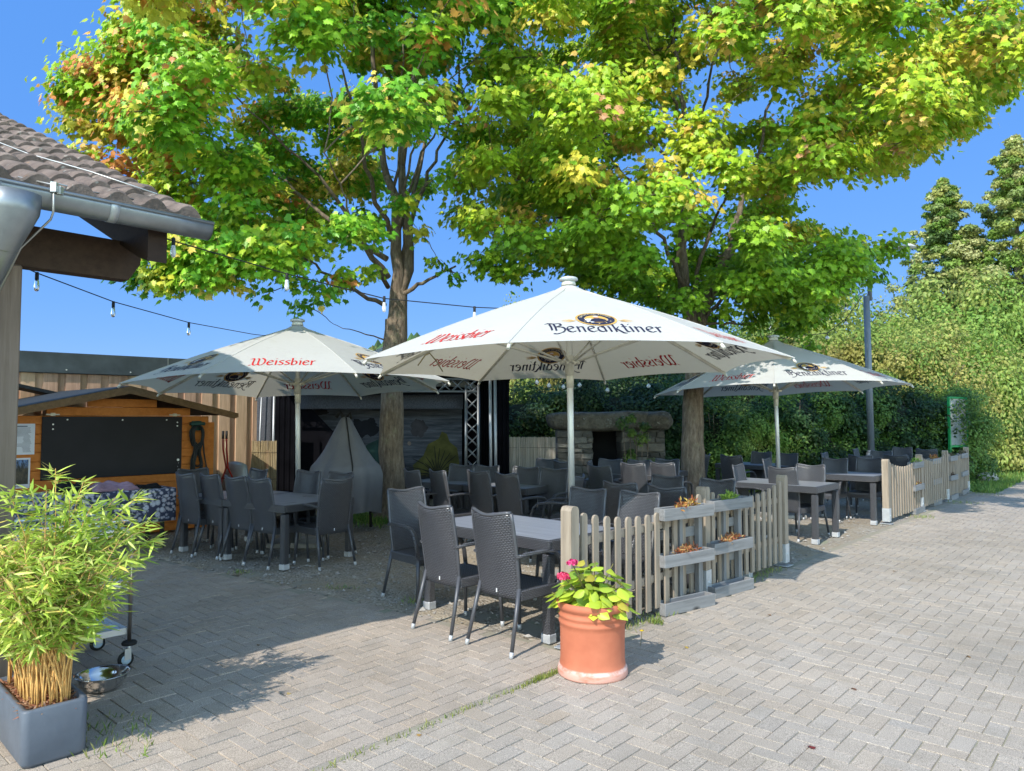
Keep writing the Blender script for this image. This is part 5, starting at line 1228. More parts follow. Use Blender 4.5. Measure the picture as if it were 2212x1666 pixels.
# ------------------------------------------------------------------ planter with bamboo
NB = G(45, 1668); e1 = (G(173, 1630)-NB).normalized(); e2_ = Vector((-e1.y, e1.x, 0)); L1, L2, PH = (G(173, 1630)-NB).length+.03, .62, .262
plr = thing('planter_box', (NB.x, NB.y, 0), math.atan2(e1.y, e1.x), 'dark blue-grey rounded planter box in the lower left corner', 'planter')
pm_ = mat('planter_grey', (.11, .13, .165), .5, 0, .12, 8, bump=.15, bscale=40)
def rrect(x0, y0, x1, y1, r, n=6):
    out = []
    for cx_, cy_, a0 in ((x1-r, y0+r, -PI/2), (x1-r, y1-r, 0), (x0+r, y1-r, PI/2), (x0+r, y0+r, PI)): out += [(cx_+r*math.cos(a0+PI/2*i/n), cy_+r*math.sin(a0+PI/2*i/n)) for i in range(n+1)]
    return out
b = MB(); rings = [(rrect(.012, .012, L1-.012, L2-.012, .03), 0), (rrect(0, 0, L1, L2, .035), .02), (rrect(-.004, -.004, L1+.004, L2+.004, .035), PH-.01), (rrect(.0, .0, L1, L2, .035), PH), (rrect(.022, .022, L1-.022, L2-.022, .02), PH), (rrect(.028, .028, L1-.028, L2-.028, .02), PH-.09)]
base = 0; N_ = len(rings[0][0]); b.smooth = True
for r_, z in rings: b.v += [(x, y, z) for x, y in r_]
for i in range(len(rings)-1):
    for k in range(N_): b.face([i*N_+k, i*N_+(k+1) % N_, (i+1)*N_+(k+1) % N_, (i+1)*N_+k])
b.smooth = False; b.face(range(N_)[::-1]); b.build('box', pm_, plr)
b = MB(); b.grid(lambda a, c_: (.03+a*(L1-.06), .03+c_*(L2-.06), PH-.035+.008*math.sin(a*19)*math.cos(c_*31)), 12, 20); b.build('soil', mat('soil', (.06, .045, .03), .95, bump=.5), plr)
rs = np.random.RandomState(9); m = 900; px_ = rs.uniform(.03, L1-.03, m); py_ = rs.uniform(.03, L2-.03, m)
V_, T_, C_ = leaves(np.stack([px_, py_, np.full(m, PH-.03)+rs.uniform(0, .02, m)], 1), np.array([0, 0, 1.])+rs.normal(0, .35, (m, 3)), rs.normal(0, 1, (m, 3))*np.array([1, 1, .2]), rs.uniform(.03, .08, m), np.array([(.42, .22, .13), (.52, .34, .22), (.33, .14, .08)])[rs.randint(0, 3, m)]*rs.uniform(.7, 1.2, (m, 1)), BLADE*np.array([1.6, 1]), rs)
add_mesh('leaf_litter', np_mesh('leaf_litter', V_, T_, C_, [LEAFM]), plr)
bam = thing('bamboo', (NB.x, NB.y, PH-.05), math.atan2(e1.y, e1.x), 'dense bright green bamboo with orange canes in the blue-grey planter', 'bamboo')
bamw = math.atan2(e1.y, e1.x); 
rs = np.random.RandomState(31); canes = MB(); pos = []; nr = []; tp = []; sz = []; twg = MB()
c_m, s_m = math.cos(-bamw), math.sin(-bamw)
def w2l(v): return np.array([v[0]*c_m-v[1]*s_m, v[0]*s_m+v[1]*c_m, v[2]])
for i in range(190):
    x, y = rs.uniform(.05, L1-.05), rs.uniform(.05, L2-.05); H_ = rs.uniform(.58, .9); lean = w2l(np.array([rs.normal(-.07, .13), rs.normal(.02, .13), 0])); 
    pts = []
    for j in range(7):
        f = j/6; pts.append(np.array([x+lean[0]*f**1.7*H_*1.6, y+lean[1]*f**1.7*H_*1.6, H_*f*(1-.10*f)]))
    canes.tube([tuple(p) for p in pts], [.0042-.0032*j/6 for j in range(7)], 6)
    for bq in range(rs.randint(11, 16)):
        f = rs.uniform(.44, 1.0); k = min(5, int(f*6)); g_ = f*6-k; p0 = pts[k]*(1-g_)+pts[k+1]*g_
        a = rs.uniform(0, 2*PI); dirv = np.array([math.cos(a), math.sin(a), rs.uniform(-.1, .9)]) + lean*2.0 + w2l(np.array([.04, 0, 0])); dirv /= np.linalg.norm(dirv); L = rs.uniform(.05, .17)
        p1 = p0+dirv*L*.6+np.array([0, 0, .01]); p2 = p0+dirv*L+np.array([0, 0, -.01]); twg.tube([tuple(p0), tuple(p1), tuple(p2)], .0014, 4)
        for q in range(rs.randint(5, 9)):
            g2 = rs.uniform(.3, 1.0); pp0 = p0*(1-g2)+p2*g2; td = dirv*.8+rs.normal(0, .55, 3)+np.array([0, 0, -.35])+w2l(np.array([.25, 0, 0])); pos.append(pp0); tp.append(td); nr.append(rs.normal(0, .5, 3)+np.array([0, 0, 1.])); sz.append(rs.uniform(.05, .11))
# longer sprays reaching out to the right
for (px, py, d) in ((340, 1162, 3.95), (328, 1118, 3.9), (305, 1065, 3.9), (250, 1075, 3.9), (180, 1042, 3.8), (120, 1012, 3.8), (290, 1135, 3.85), (230, 1120, 3.8), (255, 1140, 3.9), (200, 1090, 3.7), (150, 1075, 3.7), (215, 1190, 3.7), (100, 1060, 3.6), (60, 1055, 3.6), (20, 1060, 3.5), (180, 1130, 3.65), (140, 1120, 3.7)):
    e = w2l(np.array(W(px, py, d)-bam.location)); s0 = np.array([rs.uniform(.1, L1-.04), rs.uniform(.15, L2-.1), .0]); mid = (s0*.45+e*.55); mid[2] = max(mid[2], e[2]*.75)+.03; pre = s0*.8+e*.2; pre[2] = e[2]*.38
    P = [s0, pre, mid, e*.93+mid*.07, e]; canes.tube([tuple(p) for p in P], [.004, .0035, .0025, .0015, .001], 6); dd = (e-mid); dd /= np.linalg.norm(dd)
    for q in range(46):
        g2 = rs.uniform(0, 1)**.6; pp0 = mid*(1-g2)+e*g2+rs.normal(0, .028, 3)*(1.2-g2); td = dd*.9+rs.normal(0, .42, 3)+np.array([0, 0, -.35]); pos.append(pp0); tp.append(td); nr.append(rs.normal(0, .5, 3)+np.array([0, 0, 1.])); sz.append(rs.uniform(.06, .115))
n = len(pos); col = np.array([(.46, .60, .09), (.56, .68, .14), (.34, .50, .07), (.64, .70, .22), (.80, .66, .16)])[rs.choice(5, n, p=[.35, .25, .25, .1, .05])]*rs.uniform(.75, 1.2, (n, 1))
V_, T_, C_ = leaves(np.array(pos), np.array(nr), np.array(tp), np.array(sz), col, BLADE*np.array([1.15, 1]), rs, .1)
add_mesh('foliage', np_mesh('bamboo_foliage', V_, T_, C_, [leafmat('bamboo_leaf', .3, .4)]), bam)
canes.build('canes', mat('cane_orange', (.72, .42, .14), .45, 0, .35, 30), bam); twg.build('twigs', mat('twig_tan', (.42, .27, .12), .6), bam)
# ------------------------------------------------------------------ steel trolley, bowl
TP_ = G(278, 1440); TP_ = Vector((TP_.x, TP_.y, 0)); tr = thing('steel_trolley', TP_, math.atan2(U.y, U.x), 'stainless steel serving trolley with three shelves behind the bamboo', 'trolley')
ss = mat('stainless', (.58, .59, .60), .28, .95, .12, 3); ssb = mat('stainless_brushed', (.62, .64, .66), .38, .8, .1, 4); LX, LY, TH = .80, .50, .93
for x in (0, -LX):
    for y in (0, LY):
        b = MB(); b.tube([(x, y, .155), (x, y, TH)], .0125, 12); lg = b.build('upright', mat('steel_bronze', (.40, .34, .30), .3, .9), tr)
        b = MB(); b.lathe([(.014, 0), (.044, .006), (.047, .018), (.04, .028), (.014, .032)], 18, (x, y, .135)); b.build('bumper', mat('rubber', (.015,)*3, .7), lg)
        b = MB(); b.tube([(x, y, .14), (x, y, .105)], .012, 8)
        for s in (-1, 1): b.box((x-.012, y+s*.016, .085), (.04, .003, .07), None)
        cs_ = b.build('caster', ssb, tr)
        b = MB(); b.lathe([(.030, -.012), (.046, -.012), (.050, 0), (.046, .012), (.030, .012)], 24); o = b.build('wheel', mat('rubber', (.015,)*3, .7), tr, (x-.02, y, .051)); o.rotation_euler = (PI/2, 0, .0)
        b = MB(); b.lathe([(.003, -.0135), (.030, -.0135), (.031, 0), (.030, .0135), (.003, .0135)], 20); b.build('hub', mat('hub_blue', (.45, .60, .72), .4), o)
for z in (.225, .53, .86):
    b = MB(); b.box((-LX/2, LY/2, z), (LX-.03, LY-.03, .004))
    for x, y, sx_, sy_ in ((-LX/2, .012, LX-.02, .003), (-LX/2, LY-.012, LX-.02, .003), (-.012, LY/2, .003, LY-.03), (-LX+.012, LY/2, .003, LY-.03)): b.box((x, y, z+.004), (sx_, sy_, .040))
    b.build('shelf', ssb, tr)
b = MB()
for y in (0, LY): b.tube([(0, y, TH-.01), (-.02, y, TH+.01), (-LX+.02, y, TH+.01), (-LX, y, TH-.01)], .0125, 12)
b.tube([(-LX, 0, TH-.02), (-LX-.06, .02, TH), (-LX-.06, LY-.02, TH), (-LX, LY, TH-.02)], .0125, 12); b.build('push_handle', ss, tr)
bw = W(199, 1490, 4.25); b = MB(); bw = G(196, 1507)
b.lathe([(.001, .004), (.07, .004), (.10, .02), (.125, .06), (.137, .094), (.150, .098), (.150, .101), (.134, .099), (.121, .062), (.096, .024), (.066, .010), (.001, .009)], 48, cap=False)
tag(b.build('steel_bowl', mat('mirror_steel', (.62, .62, .62), .12, 1.0, .05, 3), None, (bw.x, bw.y+.12, 0)), 'shiny stainless steel bowl on the paving behind the planter', 'bowl')
# ------------------------------------------------------------------ festoon lights
cbl = mat('cable_black', (.015,)*3, .6)
t = NT('bulb_glass'); t.b.inputs['Base Color'].default_value = (.80, .80, .80, 1); t.b.inputs['Roughness'].default_value = .15; t.b.inputs['Transmission Weight'].default_value = .35; BULB = t.m
t = NT('bulb_clear'); t.b.inputs['Base Color'].default_value = (1, 1, 1, 1); t.b.inputs['Roughness'].default_value = .02; t.b.inputs['Transmission Weight'].default_value = 1.0; BULBC = t.m
def festoon(pts, bulbs, label, clear=False, r=.0045, cm=None, drop=.0, sc=.62):
    root = empty('festoon_lights', tuple(pts[0]), 0, label, 'string lights'); inv = Matrix.Translation(root.location).inverted()
    P = [Vector(p) for p in pts]; F = []
    for a, c_ in zip(P, P[1:]):
        for i in range(8): f = i/8; F.append(a.lerp(c_, f)-Z3*drop*4*f*(1-f))
    F.append(P[-1]); b = MB(); b.tube(F, r, 6); o = b.build('cable', cm or cbl, root); o.matrix_parent_inverse = inv
    for q in bulbs:
        q = Vector(q); b = MB(); b.lathe([(.011, 0), (.013, -.02), (.013, -.055), (.011, -.06)], 12, tuple(q)); s_ = b.build('socket', cbl, root); s_.matrix_parent_inverse = inv
        b = MB(); b.lathe([(.012, -.055), (.014, -.065), (.026*sc, -.085), (.031*sc, -.105), (.026*sc, -.127), (.012, -.140), (.001, -.143)], 16, tuple(q)); b.build('bulb', BULBC if clear else BULB, s_)
festoon([W(30, 567, 4.9), W(80, 590, 5.3), W(245, 652, 6.4), W(408, 697, 7.6), W(545, 722, 8.8), W(650, 735, 9.9)], [W(80, 588, 5.3), W(245, 651, 6.4), W(408, 696, 7.6)], 'black festoon cable with clear bulbs crossing the sky from the house to the left umbrella', True, .0045)
festoon([W(250, 480, 4.9), W(375, 521, 5.2), W(620, 592, 5.8), W(830, 645, 6.4), W(1025, 664, 7.0), W(1120, 668, 7.4)], [W(375, 514, 5.2), W(620, 590, 5.8), W(830, 640, 6.4), W(1025, 662, 7.0)], 'festoon cable with white bulbs passing in front of the left tree', False, .005)
festoon([W(1100, 812, 12.9), W(1160, 812, 13), W(1186, 818, 13), W(1217, 822, 13), W(1252, 818, 13), W(1330, 830, 13.4), W(1401, 822, 14)], [W(x, y-8, 13.1) for x, y in ((1160, 822), (1186, 829), (1217, 832), (1252, 828), (1312, 839), (1401, 830))], 'low festoon string of white bulbs before the dark hedge left of the right tree', sc=1.2)
festoon([W(1864, 638, 16.3), W(1827, 689, 15.9), W(1787, 720, 15.6), W(1740, 724, 15.3), W(1700, 715, 15)], [W(1827, 689, 15.9), W(1787, 720, 15.6)], 'lower festoon string hanging left from the grey lamp post', sc=1.4, r=.008)
festoon([W(1864, 630, 16.3), W(1827, 658, 15.9), W(1760, 700, 15.6), W(1700, 730, 15.3), W(1640, 735, 15)], [W(1827, 658, 15.9), W(1665, 700, 15.2)], 'upper festoon string running left from the grey lamp post', sc=1.4, r=.008)
# ------------------------------------------------------------------ maples
t = NT('bark'); s_ = t.coord(); sv = t.mapping(s_, (1, 1, .22)); f = t.noise(sv, 26, 7, .75); li = t.ramp(t.noise(s_, 4.5, 5, .7), [(.56, (0,)*3), (.7, (.6,)*3)])
c = t.ramp(f, [(.3, (.07, .052, .038)), (.5, (.18, .138, .10)), (.7, (.32, .26, .20))]); t.link(t.mix(li, c, t.ramp(f, [(.3, (.14, .14, .08)), (.7, (.36, .35, .22))])), t.b.inputs['Base Color']); t.b.inputs['Roughness'].default_value = .95; t.bump(f, 1.0, .03); BARK = t.m
def inpoly(x, y, P):
    c_ = False; j = len(P)-1
    for i in range(len(P)):
        if (P[i][1] > y) != (P[j][1] > y) and x < (P[j][0]-P[i][0])*(y-P[i][1])/(P[j][1]-P[i][1])+P[i][0]: c_ = not c_
        j = i
    return c_
def edged(x, y, P):
    d = 1e9
    for i in range(len(P)):
        a, b_ = P[i], P[(i+1) % len(P)]; vx, vy = b_[0]-a[0], b_[1]-a[1]; L = vx*vx+vy*vy; t_ = max(0, min(1, ((x-a[0])*vx+(y-a[1])*vy)/L)); d = min(d, math.hypot(x-a[0]-t_*vx, y-a[1]-t_*vy))
    return d
def limb(b, p0, p1, r0, r1, rr, n=7, bow=.06, sag=0):
    p0 = Vector(p0); p1 = Vector(p1); L = (p1-p0).length; a = Vector((rr.uniform(-1, 1), rr.uniform(-1, 1), rr.uniform(-.3, 1)))*L*bow; pts = []
    for i in range(n+1):
        f = i/n; q = p0.lerp(p1, f)+a*math.sin(PI*f)+Vector((rr.gauss(0, 1), rr.gauss(0, 1), rr.gauss(0, 1)))*L*.012*(0 < i < n); pts.append(q)
    b.tube(pts, [r0+(r1-r0)*(i/n)**.8 for i in range(n+1)], 8 if r0 > .02 else 5); return pts
def maple(trunk_pts, trunk_r, mains, outline, cen, rad, nclump, seed, extra, colfn, label, holes=(), leafn=1.95, csz=1.0):
    rr = random.Random(seed); rs = np.random.RandomState(seed)
    base = Vector(trunk_pts[0]); root = empty('maple_tree', tuple(base), 0, label, 'tree'); inv = Matrix.Translation(base).inverted()
    tb_ = MB(); tb_.smooth = True
    P = []; Rr = []
    for i in range(len(trunk_pts)-1):
        a, b_ = Vector(trunk_pts[i]), Vector(trunk_pts[i+1])
        for j in range(6): f = j/6; P.append(a.lerp(b_, f)+Vector((rr.gauss(0, .006), rr.gauss(0, .006), 0))); Rr.append((trunk_r[i]*(1-f)+trunk_r[i+1]*f)*(1+rr.gauss(0, .02)))
    P.append(Vector(trunk_pts[-1])); Rr.append(trunk_r[-1]); tb_.tube(P, Rr, 18)
    o = tb_.build('trunk', BARK, root); o.matrix_parent_inverse = inv
    lb = MB(); nodes = []
    for (a, b_, r0, r1) in mains:
        pts = limb(lb, a, b_, r0*.8, r1*.75, rr, 9, .05)
        for i, q in enumerate(pts): nodes.append((q, r0+(r1-r0)*(i/9)))
        # a few second-order limbs
    # clump centres
    C = []
    tries = 0
    while len(C) < nclump and tries < 60000:
        tries += 1
        d = rs.normal(0, 1, 3); d /= np.linalg.norm(d); k = rs.uniform(.25, 1)**.5
        p = Vector((cen[0]+d[0]*rad[0]*k, cen[1]+d[1]*rad[1]*k, cen[2]+d[2]*rad[2]*k)); r = rr.uniform(.34, .66)*csz
        x, y = proj(p); rp = F_*r/(p.y+.01)
        if not inpoly(x, y, outline) or edged(x, y, outline) < rp*.72: continue
        if any((x-hx)**2/(hr+rp*.6)**2+(y-hy_)**2/(hv+rp*.4)**2 < 1 for hx, hy_, hr, hv in holes): continue
        if any((q-p).length < (r+r2)*.36 for q, r2 in C): continue
        C.append((p, r))
    for (px, py, d, r) in extra: C.append((W(px, py, d), r))
    C.sort(key=lambda c_: min((c_[0]-q).length for q, _ in nodes))
    pos = []; nr = []; tp = []; col = []
    axis = Vector((base.x, base.y, 0))
    for (c_, r) in C:
        # branch from the nearest limb that lies lower / inside
        q, rq = min(nodes, key=lambda n_: (n_[0]-c_).length+max(0, n_[0].z-c_.z)*1.1)
        L = (q-c_).length; r0 = min(rq*.75, .014+.012*L); pts = limb(lb, q, c_, r0, .008, rr, 6, .09)
        for i, w_ in enumerate(pts[2:]): nodes.append((w_, r0*(1-(i+2)/7)+.004))
        out = Vector((c_.x-axis.x, c_.y-axis.y, max(.0, c_.z-cen[2])*.5)); out.normalize(); bc = colfn(c_, rr)
        nt = int(30*(r/.7)**2*leafn)
        for k in range(nt):
            d = Vector((rr.gauss(0, 1), rr.gauss(0, 1), rr.gauss(0, 1))); d.normalize(); d = (d+out*.35); d.normalize()
            e = c_+Vector((d.x*r, d.y*r, d.z*r*.52))*rr.uniform(.55, 1.08); s0 = c_.lerp(e, .25)+(pts[-2]-c_)*.2
            if k % 2 == 0: lb.tube([s0, s0.lerp(e, .5)+Z3*.03, e], [.005, .004, .002], 4, caps=False)
            bk_ = bc if rr.random() < .4 else colfn(e, rr)
            ntw = rr.randint(11, 17)
            for m in range(ntw):
                f = rr.uniform(.35, 1.05); p = s0.lerp(e, f)+Vector((rr.gauss(0, .10), rr.gauss(0, .10), rr.gauss(-.03, .06)))
                dd = Vector((p.x-c_.x, p.y-c_.y, 0)); 
                if dd.length > 1e-3: dd.normalize()
                pos.append(p); nr.append((dd.x*.7+out.x*.35+rr.gauss(0, .42), dd.y*.7+out.y*.35+rr.gauss(0, .42), .6+rr.gauss(0, .28))); tp.append((dd.x+rr.gauss(0, .5), dd.y+rr.gauss(0, .5), -.45+rr.gauss(0, .3)))
                v = rr.uniform(.78, 1.18); w_ = rr.gauss(0, .05); col.append((bk_[0]*v*(1+w_), bk_[1]*v, bk_[2]*v))
    n = len(pos); V_, T_, C_ = leaves(np.array(pos), np.array(nr), np.array(tp), rs.uniform(.065, .128, n), np.clip(np.array(col), 0, 1), MAPLE, rs, .16)
    o = lb.build('limbs', BARK, root); o.matrix_parent_inverse = inv
    o = add_mesh('crown', np_mesh('crown', V_, T_, C_, [MAPLEM]), root); o.matrix_parent_inverse = inv
    print(label[:30], 'clumps', len(C), 'leaves', n)
    return root
MAPLEM = leafmat('maple_leaf', .30, .42, .88)
GREENS = [(.17, .42, .03), (.26, .54, .035), (.38, .64, .04), (.50, .66, .05)]
YEL = [(.70, .68, .07), (.76, .70, .09), (.80, .60, .12)]
ORG = [(.80, .38, .08), (.75, .26, .08), (.85, .48, .13)]
def col1(p, rr):
    x, y = proj(p); k = rr.random()
    if rr.random() < min(.95, max(0, (400-x)/200)) and y < 520: return rr.choice(ORG if k < .36 else YEL if k < .68 else GREENS[2:])
    if x < 600+rr.gauss(0, 60) and y < 260+rr.gauss(0, 40): return rr.choice(ORG if k < .16 else YEL if k < .45 else GREENS[1:])
    if k < .025: return rr.choice(ORG)
    if k < .16: return rr.choice(YEL)
    return rr.choice(GREENS)
def col2(p, rr):
    x, y = proj(p); k = rr.random()
    if p.z < 4.2 or y > 520: return rr.choice(GREENS[:2] if k < .8 else GREENS)
    if k < .01: return (.62, .36, .14)
    if k < (.26 if x > 1380 and y < 430 else .10): return rr.choice(YEL)
    return rr.choice(GREENS[1:])
t1 = W(842, 1122, 11.55); t1.z = -.03; f1 = W(850, 690, 11.6); fL = W(838, 640, 11.5); fR = W(872, 640, 11.6)
up1 = [ (f1+Vector((-.04, 0, -.55)), W(835, 380, 11.4), .18, .08), (f1+Vector((.05, 0, -.6)), W(868, 360, 11.7), .175, .08), (W(835, 380, 11.4), W(800, 60, 11.2), .07, .04), (W(868, 360, 11.7), W(905, 40, 11.9), .07, .04), (W(838, 600, 11.5), W(690, 380, 10.4), .07, .03), (W(690, 380, 10.4), W(500, 200, 9.6), .03, .015),
    (W(866, 640, 11.6), W(985, 575, 11.3), .055, .02), (W(870, 560, 11.7), W(960, 300, 12.2), .06, .03), (W(960, 300, 12.2), W(1000, 60, 12.6), .03, .015), (W(832, 660, 11.5), W(660, 560, 10.0), .05, .02), (W(660, 560, 10.0), W(450, 520, 9.0), .02, .012),
    (W(836, 560, 11.5), W(560, 350, 12.6), .06, .025), (W(560, 350, 12.6), W(300, 250, 12.5), .03, .012), (W(855, 520, 11.6), W(930, 120, 13.5), .05, .02), (W(838, 620, 11.5), W(760, 480, 9.3), .05, .02), (W(760, 480, 9.3), W(700, 330, 8.2), .02, .012), (W(846, 520, 11.6), W(740, 150, 9.8), .06, .02), (W(832, 735, 11.5), W(720, 700, 11.2), .018, .006), (W(860, 500, 11.6), W(935, 200, 10.8), .04, .015), (W(850, 450, 11.6), W(870, 90, 10.4), .04, .015), (W(864, 470, 11.6), W(1010, 180, 11.6), .04, .012)]
OUT1 = [(250, -900), (235, 0), (150, 110), (118, 200), (150, 300), (190, 350), (330, 440), (340, 520), (270, 570), (330, 640), (430, 655), (520, 610), (640, 600), (760, 560), (900, 480), (1010, 470), (1060, 380), (1120, 200), (1160, -900)]
maple([t1, t1+Vector((.01, 0, .18)), t1+Vector((.02, 0, .9)), W(846, 820, 11.55), W(850, 690, 11.6)], [.33, .245, .20, .172, .135], up1, OUT1, (-2.75, 10.6, 6.3), (4.9, 4.2, 4.3), 235, 5,
      [(180, 195, 9.2, .45), (215, 160, 9.2, .45), (160, 260, 9.3, .3), (290, 120, 9, .6), (330, 70, 9, .6), (310, 585, 8.8, .33), (360, 600, 8.8, .36), (430, 600, 8.8, .4), (480, 560, 8.8, .5), (560, 545, 8.9, .5), (385, 555, 8.8, .45), (572, 632, 9.6, .13), (650, 610, 9.6, .22), (700, 632, 10.0, .24), (740, 600, 10.4, .3), (800, 590, 10.6, .2), (985, 592, 11.2, .16), (945, 560, 11.2, .16), (180, 330, 9.2, .28), (240, 360, 9.2, .35), (965, 380, 9.9, .22), (905, 500, 10.9, .2), (920, 130, 9.7, .2), (900, 240, 10.2, .25), (870, 440, 10.4, .3), (660, 660, 10.6, .16), (355, 590, 9, .3), (480, 590, 8.9, .4), (530, 570, 8.9, .4), (600, 560, 9, .4), (420, 520, 8.7, .5), (640, 520, 9, .4)],
      col1, 'large maple left of centre with twin stems, leaves turning orange at its left edge', holes=[(880, 540, 70, 80), (985, 480, 36, 120), (850, 400, 25, 50), (940, 330, 30, 70)])
t2 = W(1497, 1104, 12.5); t2.z = -.03
def w2(x, y, d): return W(x, y, d)
up2 = [(w2(1497, 750, 12.5), w2(1478, 430, 12.3), .18, .09), (w2(1478, 430, 12.3), w2(1468, 180, 12.1), .09, .05), (w2(1468, 180, 12.1), w2(1440, -60, 12), .05, .03), (w2(1502, 745, 12.5), w2(1580, 540, 12.8), .175, .11), (w2(1580, 540, 12.8), w2(1640, 330, 13.2), .09, .04), (w2(1640, 330, 13.2), w2(1700, 60, 13.4), .04, .02),
    (w2(1490, 640, 12.4), w2(1400, 440, 11.2), .055, .03), (w2(1400, 440, 11.2), w2(1300, 300, 10), .03, .015), (w2(1495, 660, 12.4), w2(1535, 500, 11.6), .055, .04), (w2(1535, 500, 11.6), w2(1600, 380, 10.4), .035, .02), (w2(1520, 690, 12.5), w2(1650, 560, 11.9), .05, .02), (w2(1650, 560, 11.9), w2(1850, 560, 12), .022, .012), (w2(1640, 400, 13), w2(1830, 260, 12.6), .04, .02), (w2(1830, 260, 12.6), w2(2060, 170, 12.6), .02, .012),
    (w2(1478, 430, 12.3), w2(1300, 180, 12.2), .05, .02), (w2(1300, 180, 12.2), w2(1120, 120, 11.8), .022, .012), (w2(1480, 480, 12.3), w2(1230, 470, 11.2), .04, .02), (w2(1230, 470, 11.2), w2(1080, 480, 10.8), .02, .012), (w2(1520, 700, 12.5), w2(1640, 700, 12.9), .035, .015), (w2(1475, 350, 12.2), w2(1540, 130, 10.2), .05, .02), (w2(1470, 300, 12.2), w2(1380, 80, 9.8), .04, .02)]
OUT2 = [(1040, -900), (1060, 0), (1040, 160), (985, 260), (965, 420), (985, 560), (1050, 620), (1180, 610), (1330, 630), (1430, 700), (1560, 700), (1650, 690), (1700, 770), (1760, 740), (1830, 650), (1950, 580), (1960, 520), (1830, 470), (1740, 430), (1900, 410), (2080, 330), (2190, 230), (2330, 160), (2330, -900)]
maple([t2, t2+Vector((0, 0, .2)), t2+Vector((0, 0, .9)), w2(1496, 880, 12.5), w2(1505, 700, 12.5)], [.32, .225, .20, .178, .14], up2, OUT2, (3.3, 11.6, 6.3), (5.6, 4.2, 4.3), 300, 12,
      [(2030, 150, 11.6, .55), (2100, 120, 11.6, .55), (2170, 90, 11.6, .55), (2150, 190, 11.6, .5), (2060, 260, 11.6, .5), (1980, 300, 11.4, .5), (1900, 350, 11.4, .4), (1700, 390, 10.2, .45), (1620, 380, 10.0, .5), (1730, 330, 10.2, .5), (1800, 280, 10.5, .5), (1060, 560, 10.4, .4), (1120, 580, 10.6, .4), (1180, 540, 10.6, .45), (1030, 480, 10.4, .4), (1240, 560, 10.8, .5), (1010, 380, 10.4, .4), (1700, 500, 12, .42), (1780, 520, 12, .42), (1860, 545, 12, .42), (1930, 530, 12, .3), (1660, 560, 12.0, .45), (1740, 590, 12, .45), (1810, 610, 12, .36), (1700, 700, 13.2, .3), (1750, 745, 13.4, .22), (1640, 660, 12.8, .4), (1560, 600, 11.8, .25), (1600, 640, 12.2, .35), (1420, 640, 12.2, .28), (1290, 600, 11.6, .5), (1350, 620, 12, .45), (1460, 660, 11.9, .25), (1690, 770, 13.4, .22), (1650, 740, 13.3, .25), (1880, 590, 12, .3), (1620, 690, 12.6, .3), (1450, 600, 13.4, .4), (1530, 620, 13.6, .42), (1400, 560, 13.2, .45), (1590, 570, 13.6, .4), (1480, 540, 13.8, .4), (1540, 690, 13.5, .3), (1440, 670, 13.2, .3), (1380, 620, 12.6, .35), (1570, 660, 11.8, .22)],
      col2, 'wide maple right of centre, yellow green crown spreading over the big umbrella', holes=[(1565, 480, 26, 60), (1440, 530, 20, 30)])
# ------------------------------------------------------------------ shrubs, hedge and trees behind
def bush_mesh(name, seed, n, lumps, leaf, cols, hgt=3.0, rad=1.5, cone=False, droop=.3):
    rs = np.random.RandomState(seed); pos = []; nn = []; cc = []
    for i in range(lumps):
        if cone:
            f = rs.uniform(0, 1)**1.1; z = hgt*(.08+.92*f); R_ = (rad*(1-f)**.78+.10)*(.8+.35*math.sin(f*47+i%5)); a = rs.uniform(0, 2*PI); r = R_*rs.uniform(.4, 1.05); c_ = np.array([r*math.cos(a), r*math.sin(a), z-.12*r]); lr = np.array([.55, .55, .26])*(.3+.7*(1-f))*rs.uniform(.5, 1.3)
        else:
            a = rs.uniform(0, 2*PI); f = rs.uniform(0, 1); el = math.asin(f); k = rs.uniform(.55, 1); c_ = np.array([rad*k*math.cos(a)*math.cos(el)**.6, rad*k*math.sin(a)*math.cos(el)**.6, .1*hgt+.85*hgt*f*k]); lr = np.array([.42, .42, .34])*rs.uniform(.4, 1.5)*(rad/1.5)
        m = int(n/lumps); d = rs.normal(0, 1, (m, 3)); d /= np.linalg.norm(d, axis=1, keepdims=True); p = c_+d*lr*rs.uniform(.5, 1.12, (m, 1)); o_ = d+np.array([c_[0], c_[1], .3])*.3/rad
        base = np.array(cols[rs.randint(0, len(cols))]); pos.append(p); nn.append(o_+np.array([0, 0, .5])+rs.normal(0, .45, (m, 3))); cc.append(base*rs.uniform(.7, 1.25, (m, 1)))
    pos = np.concatenate(pos); nn = np.concatenate(nn); cc = np.concatenate(cc); k = pos[:, 2] > .02; pos, nn, cc = pos[k], nn[k], cc[k]; m = len(pos)
    tp_ = rs.normal(0, 1, (m, 3)); tp_[:, 2] -= droop
    V_, T_, C_ = leaves(pos, nn, tp_, rs.uniform(leaf*.7, leaf*1.3, m), cc, DIAM*np.array([1.1, 1]), rs, .1); return np_mesh(name, V_, T_, np.clip(C_, 0, 1), [BUSHM])
BUSHM = leafmat('shrub_leaf', .35, .5, .88)
dk = [(.035, .08, .025), (.05, .11, .03), (.03, .065, .025)]; md = [(.11, .21, .035), (.16, .27, .05), (.08, .16, .035)]; lt = [(.26, .40, .07), (.36, .45, .10), (.20, .34, .055), (.40, .42, .11)]; wm = [(.34, .42, .09), (.42, .40, .11), (.40, .38, .10), (.27, .38, .075), (.22, .35, .07)]; pale = [(.44, .48, .16), (.54, .56, .24), (.28, .38, .11), (.12, .2, .06)]
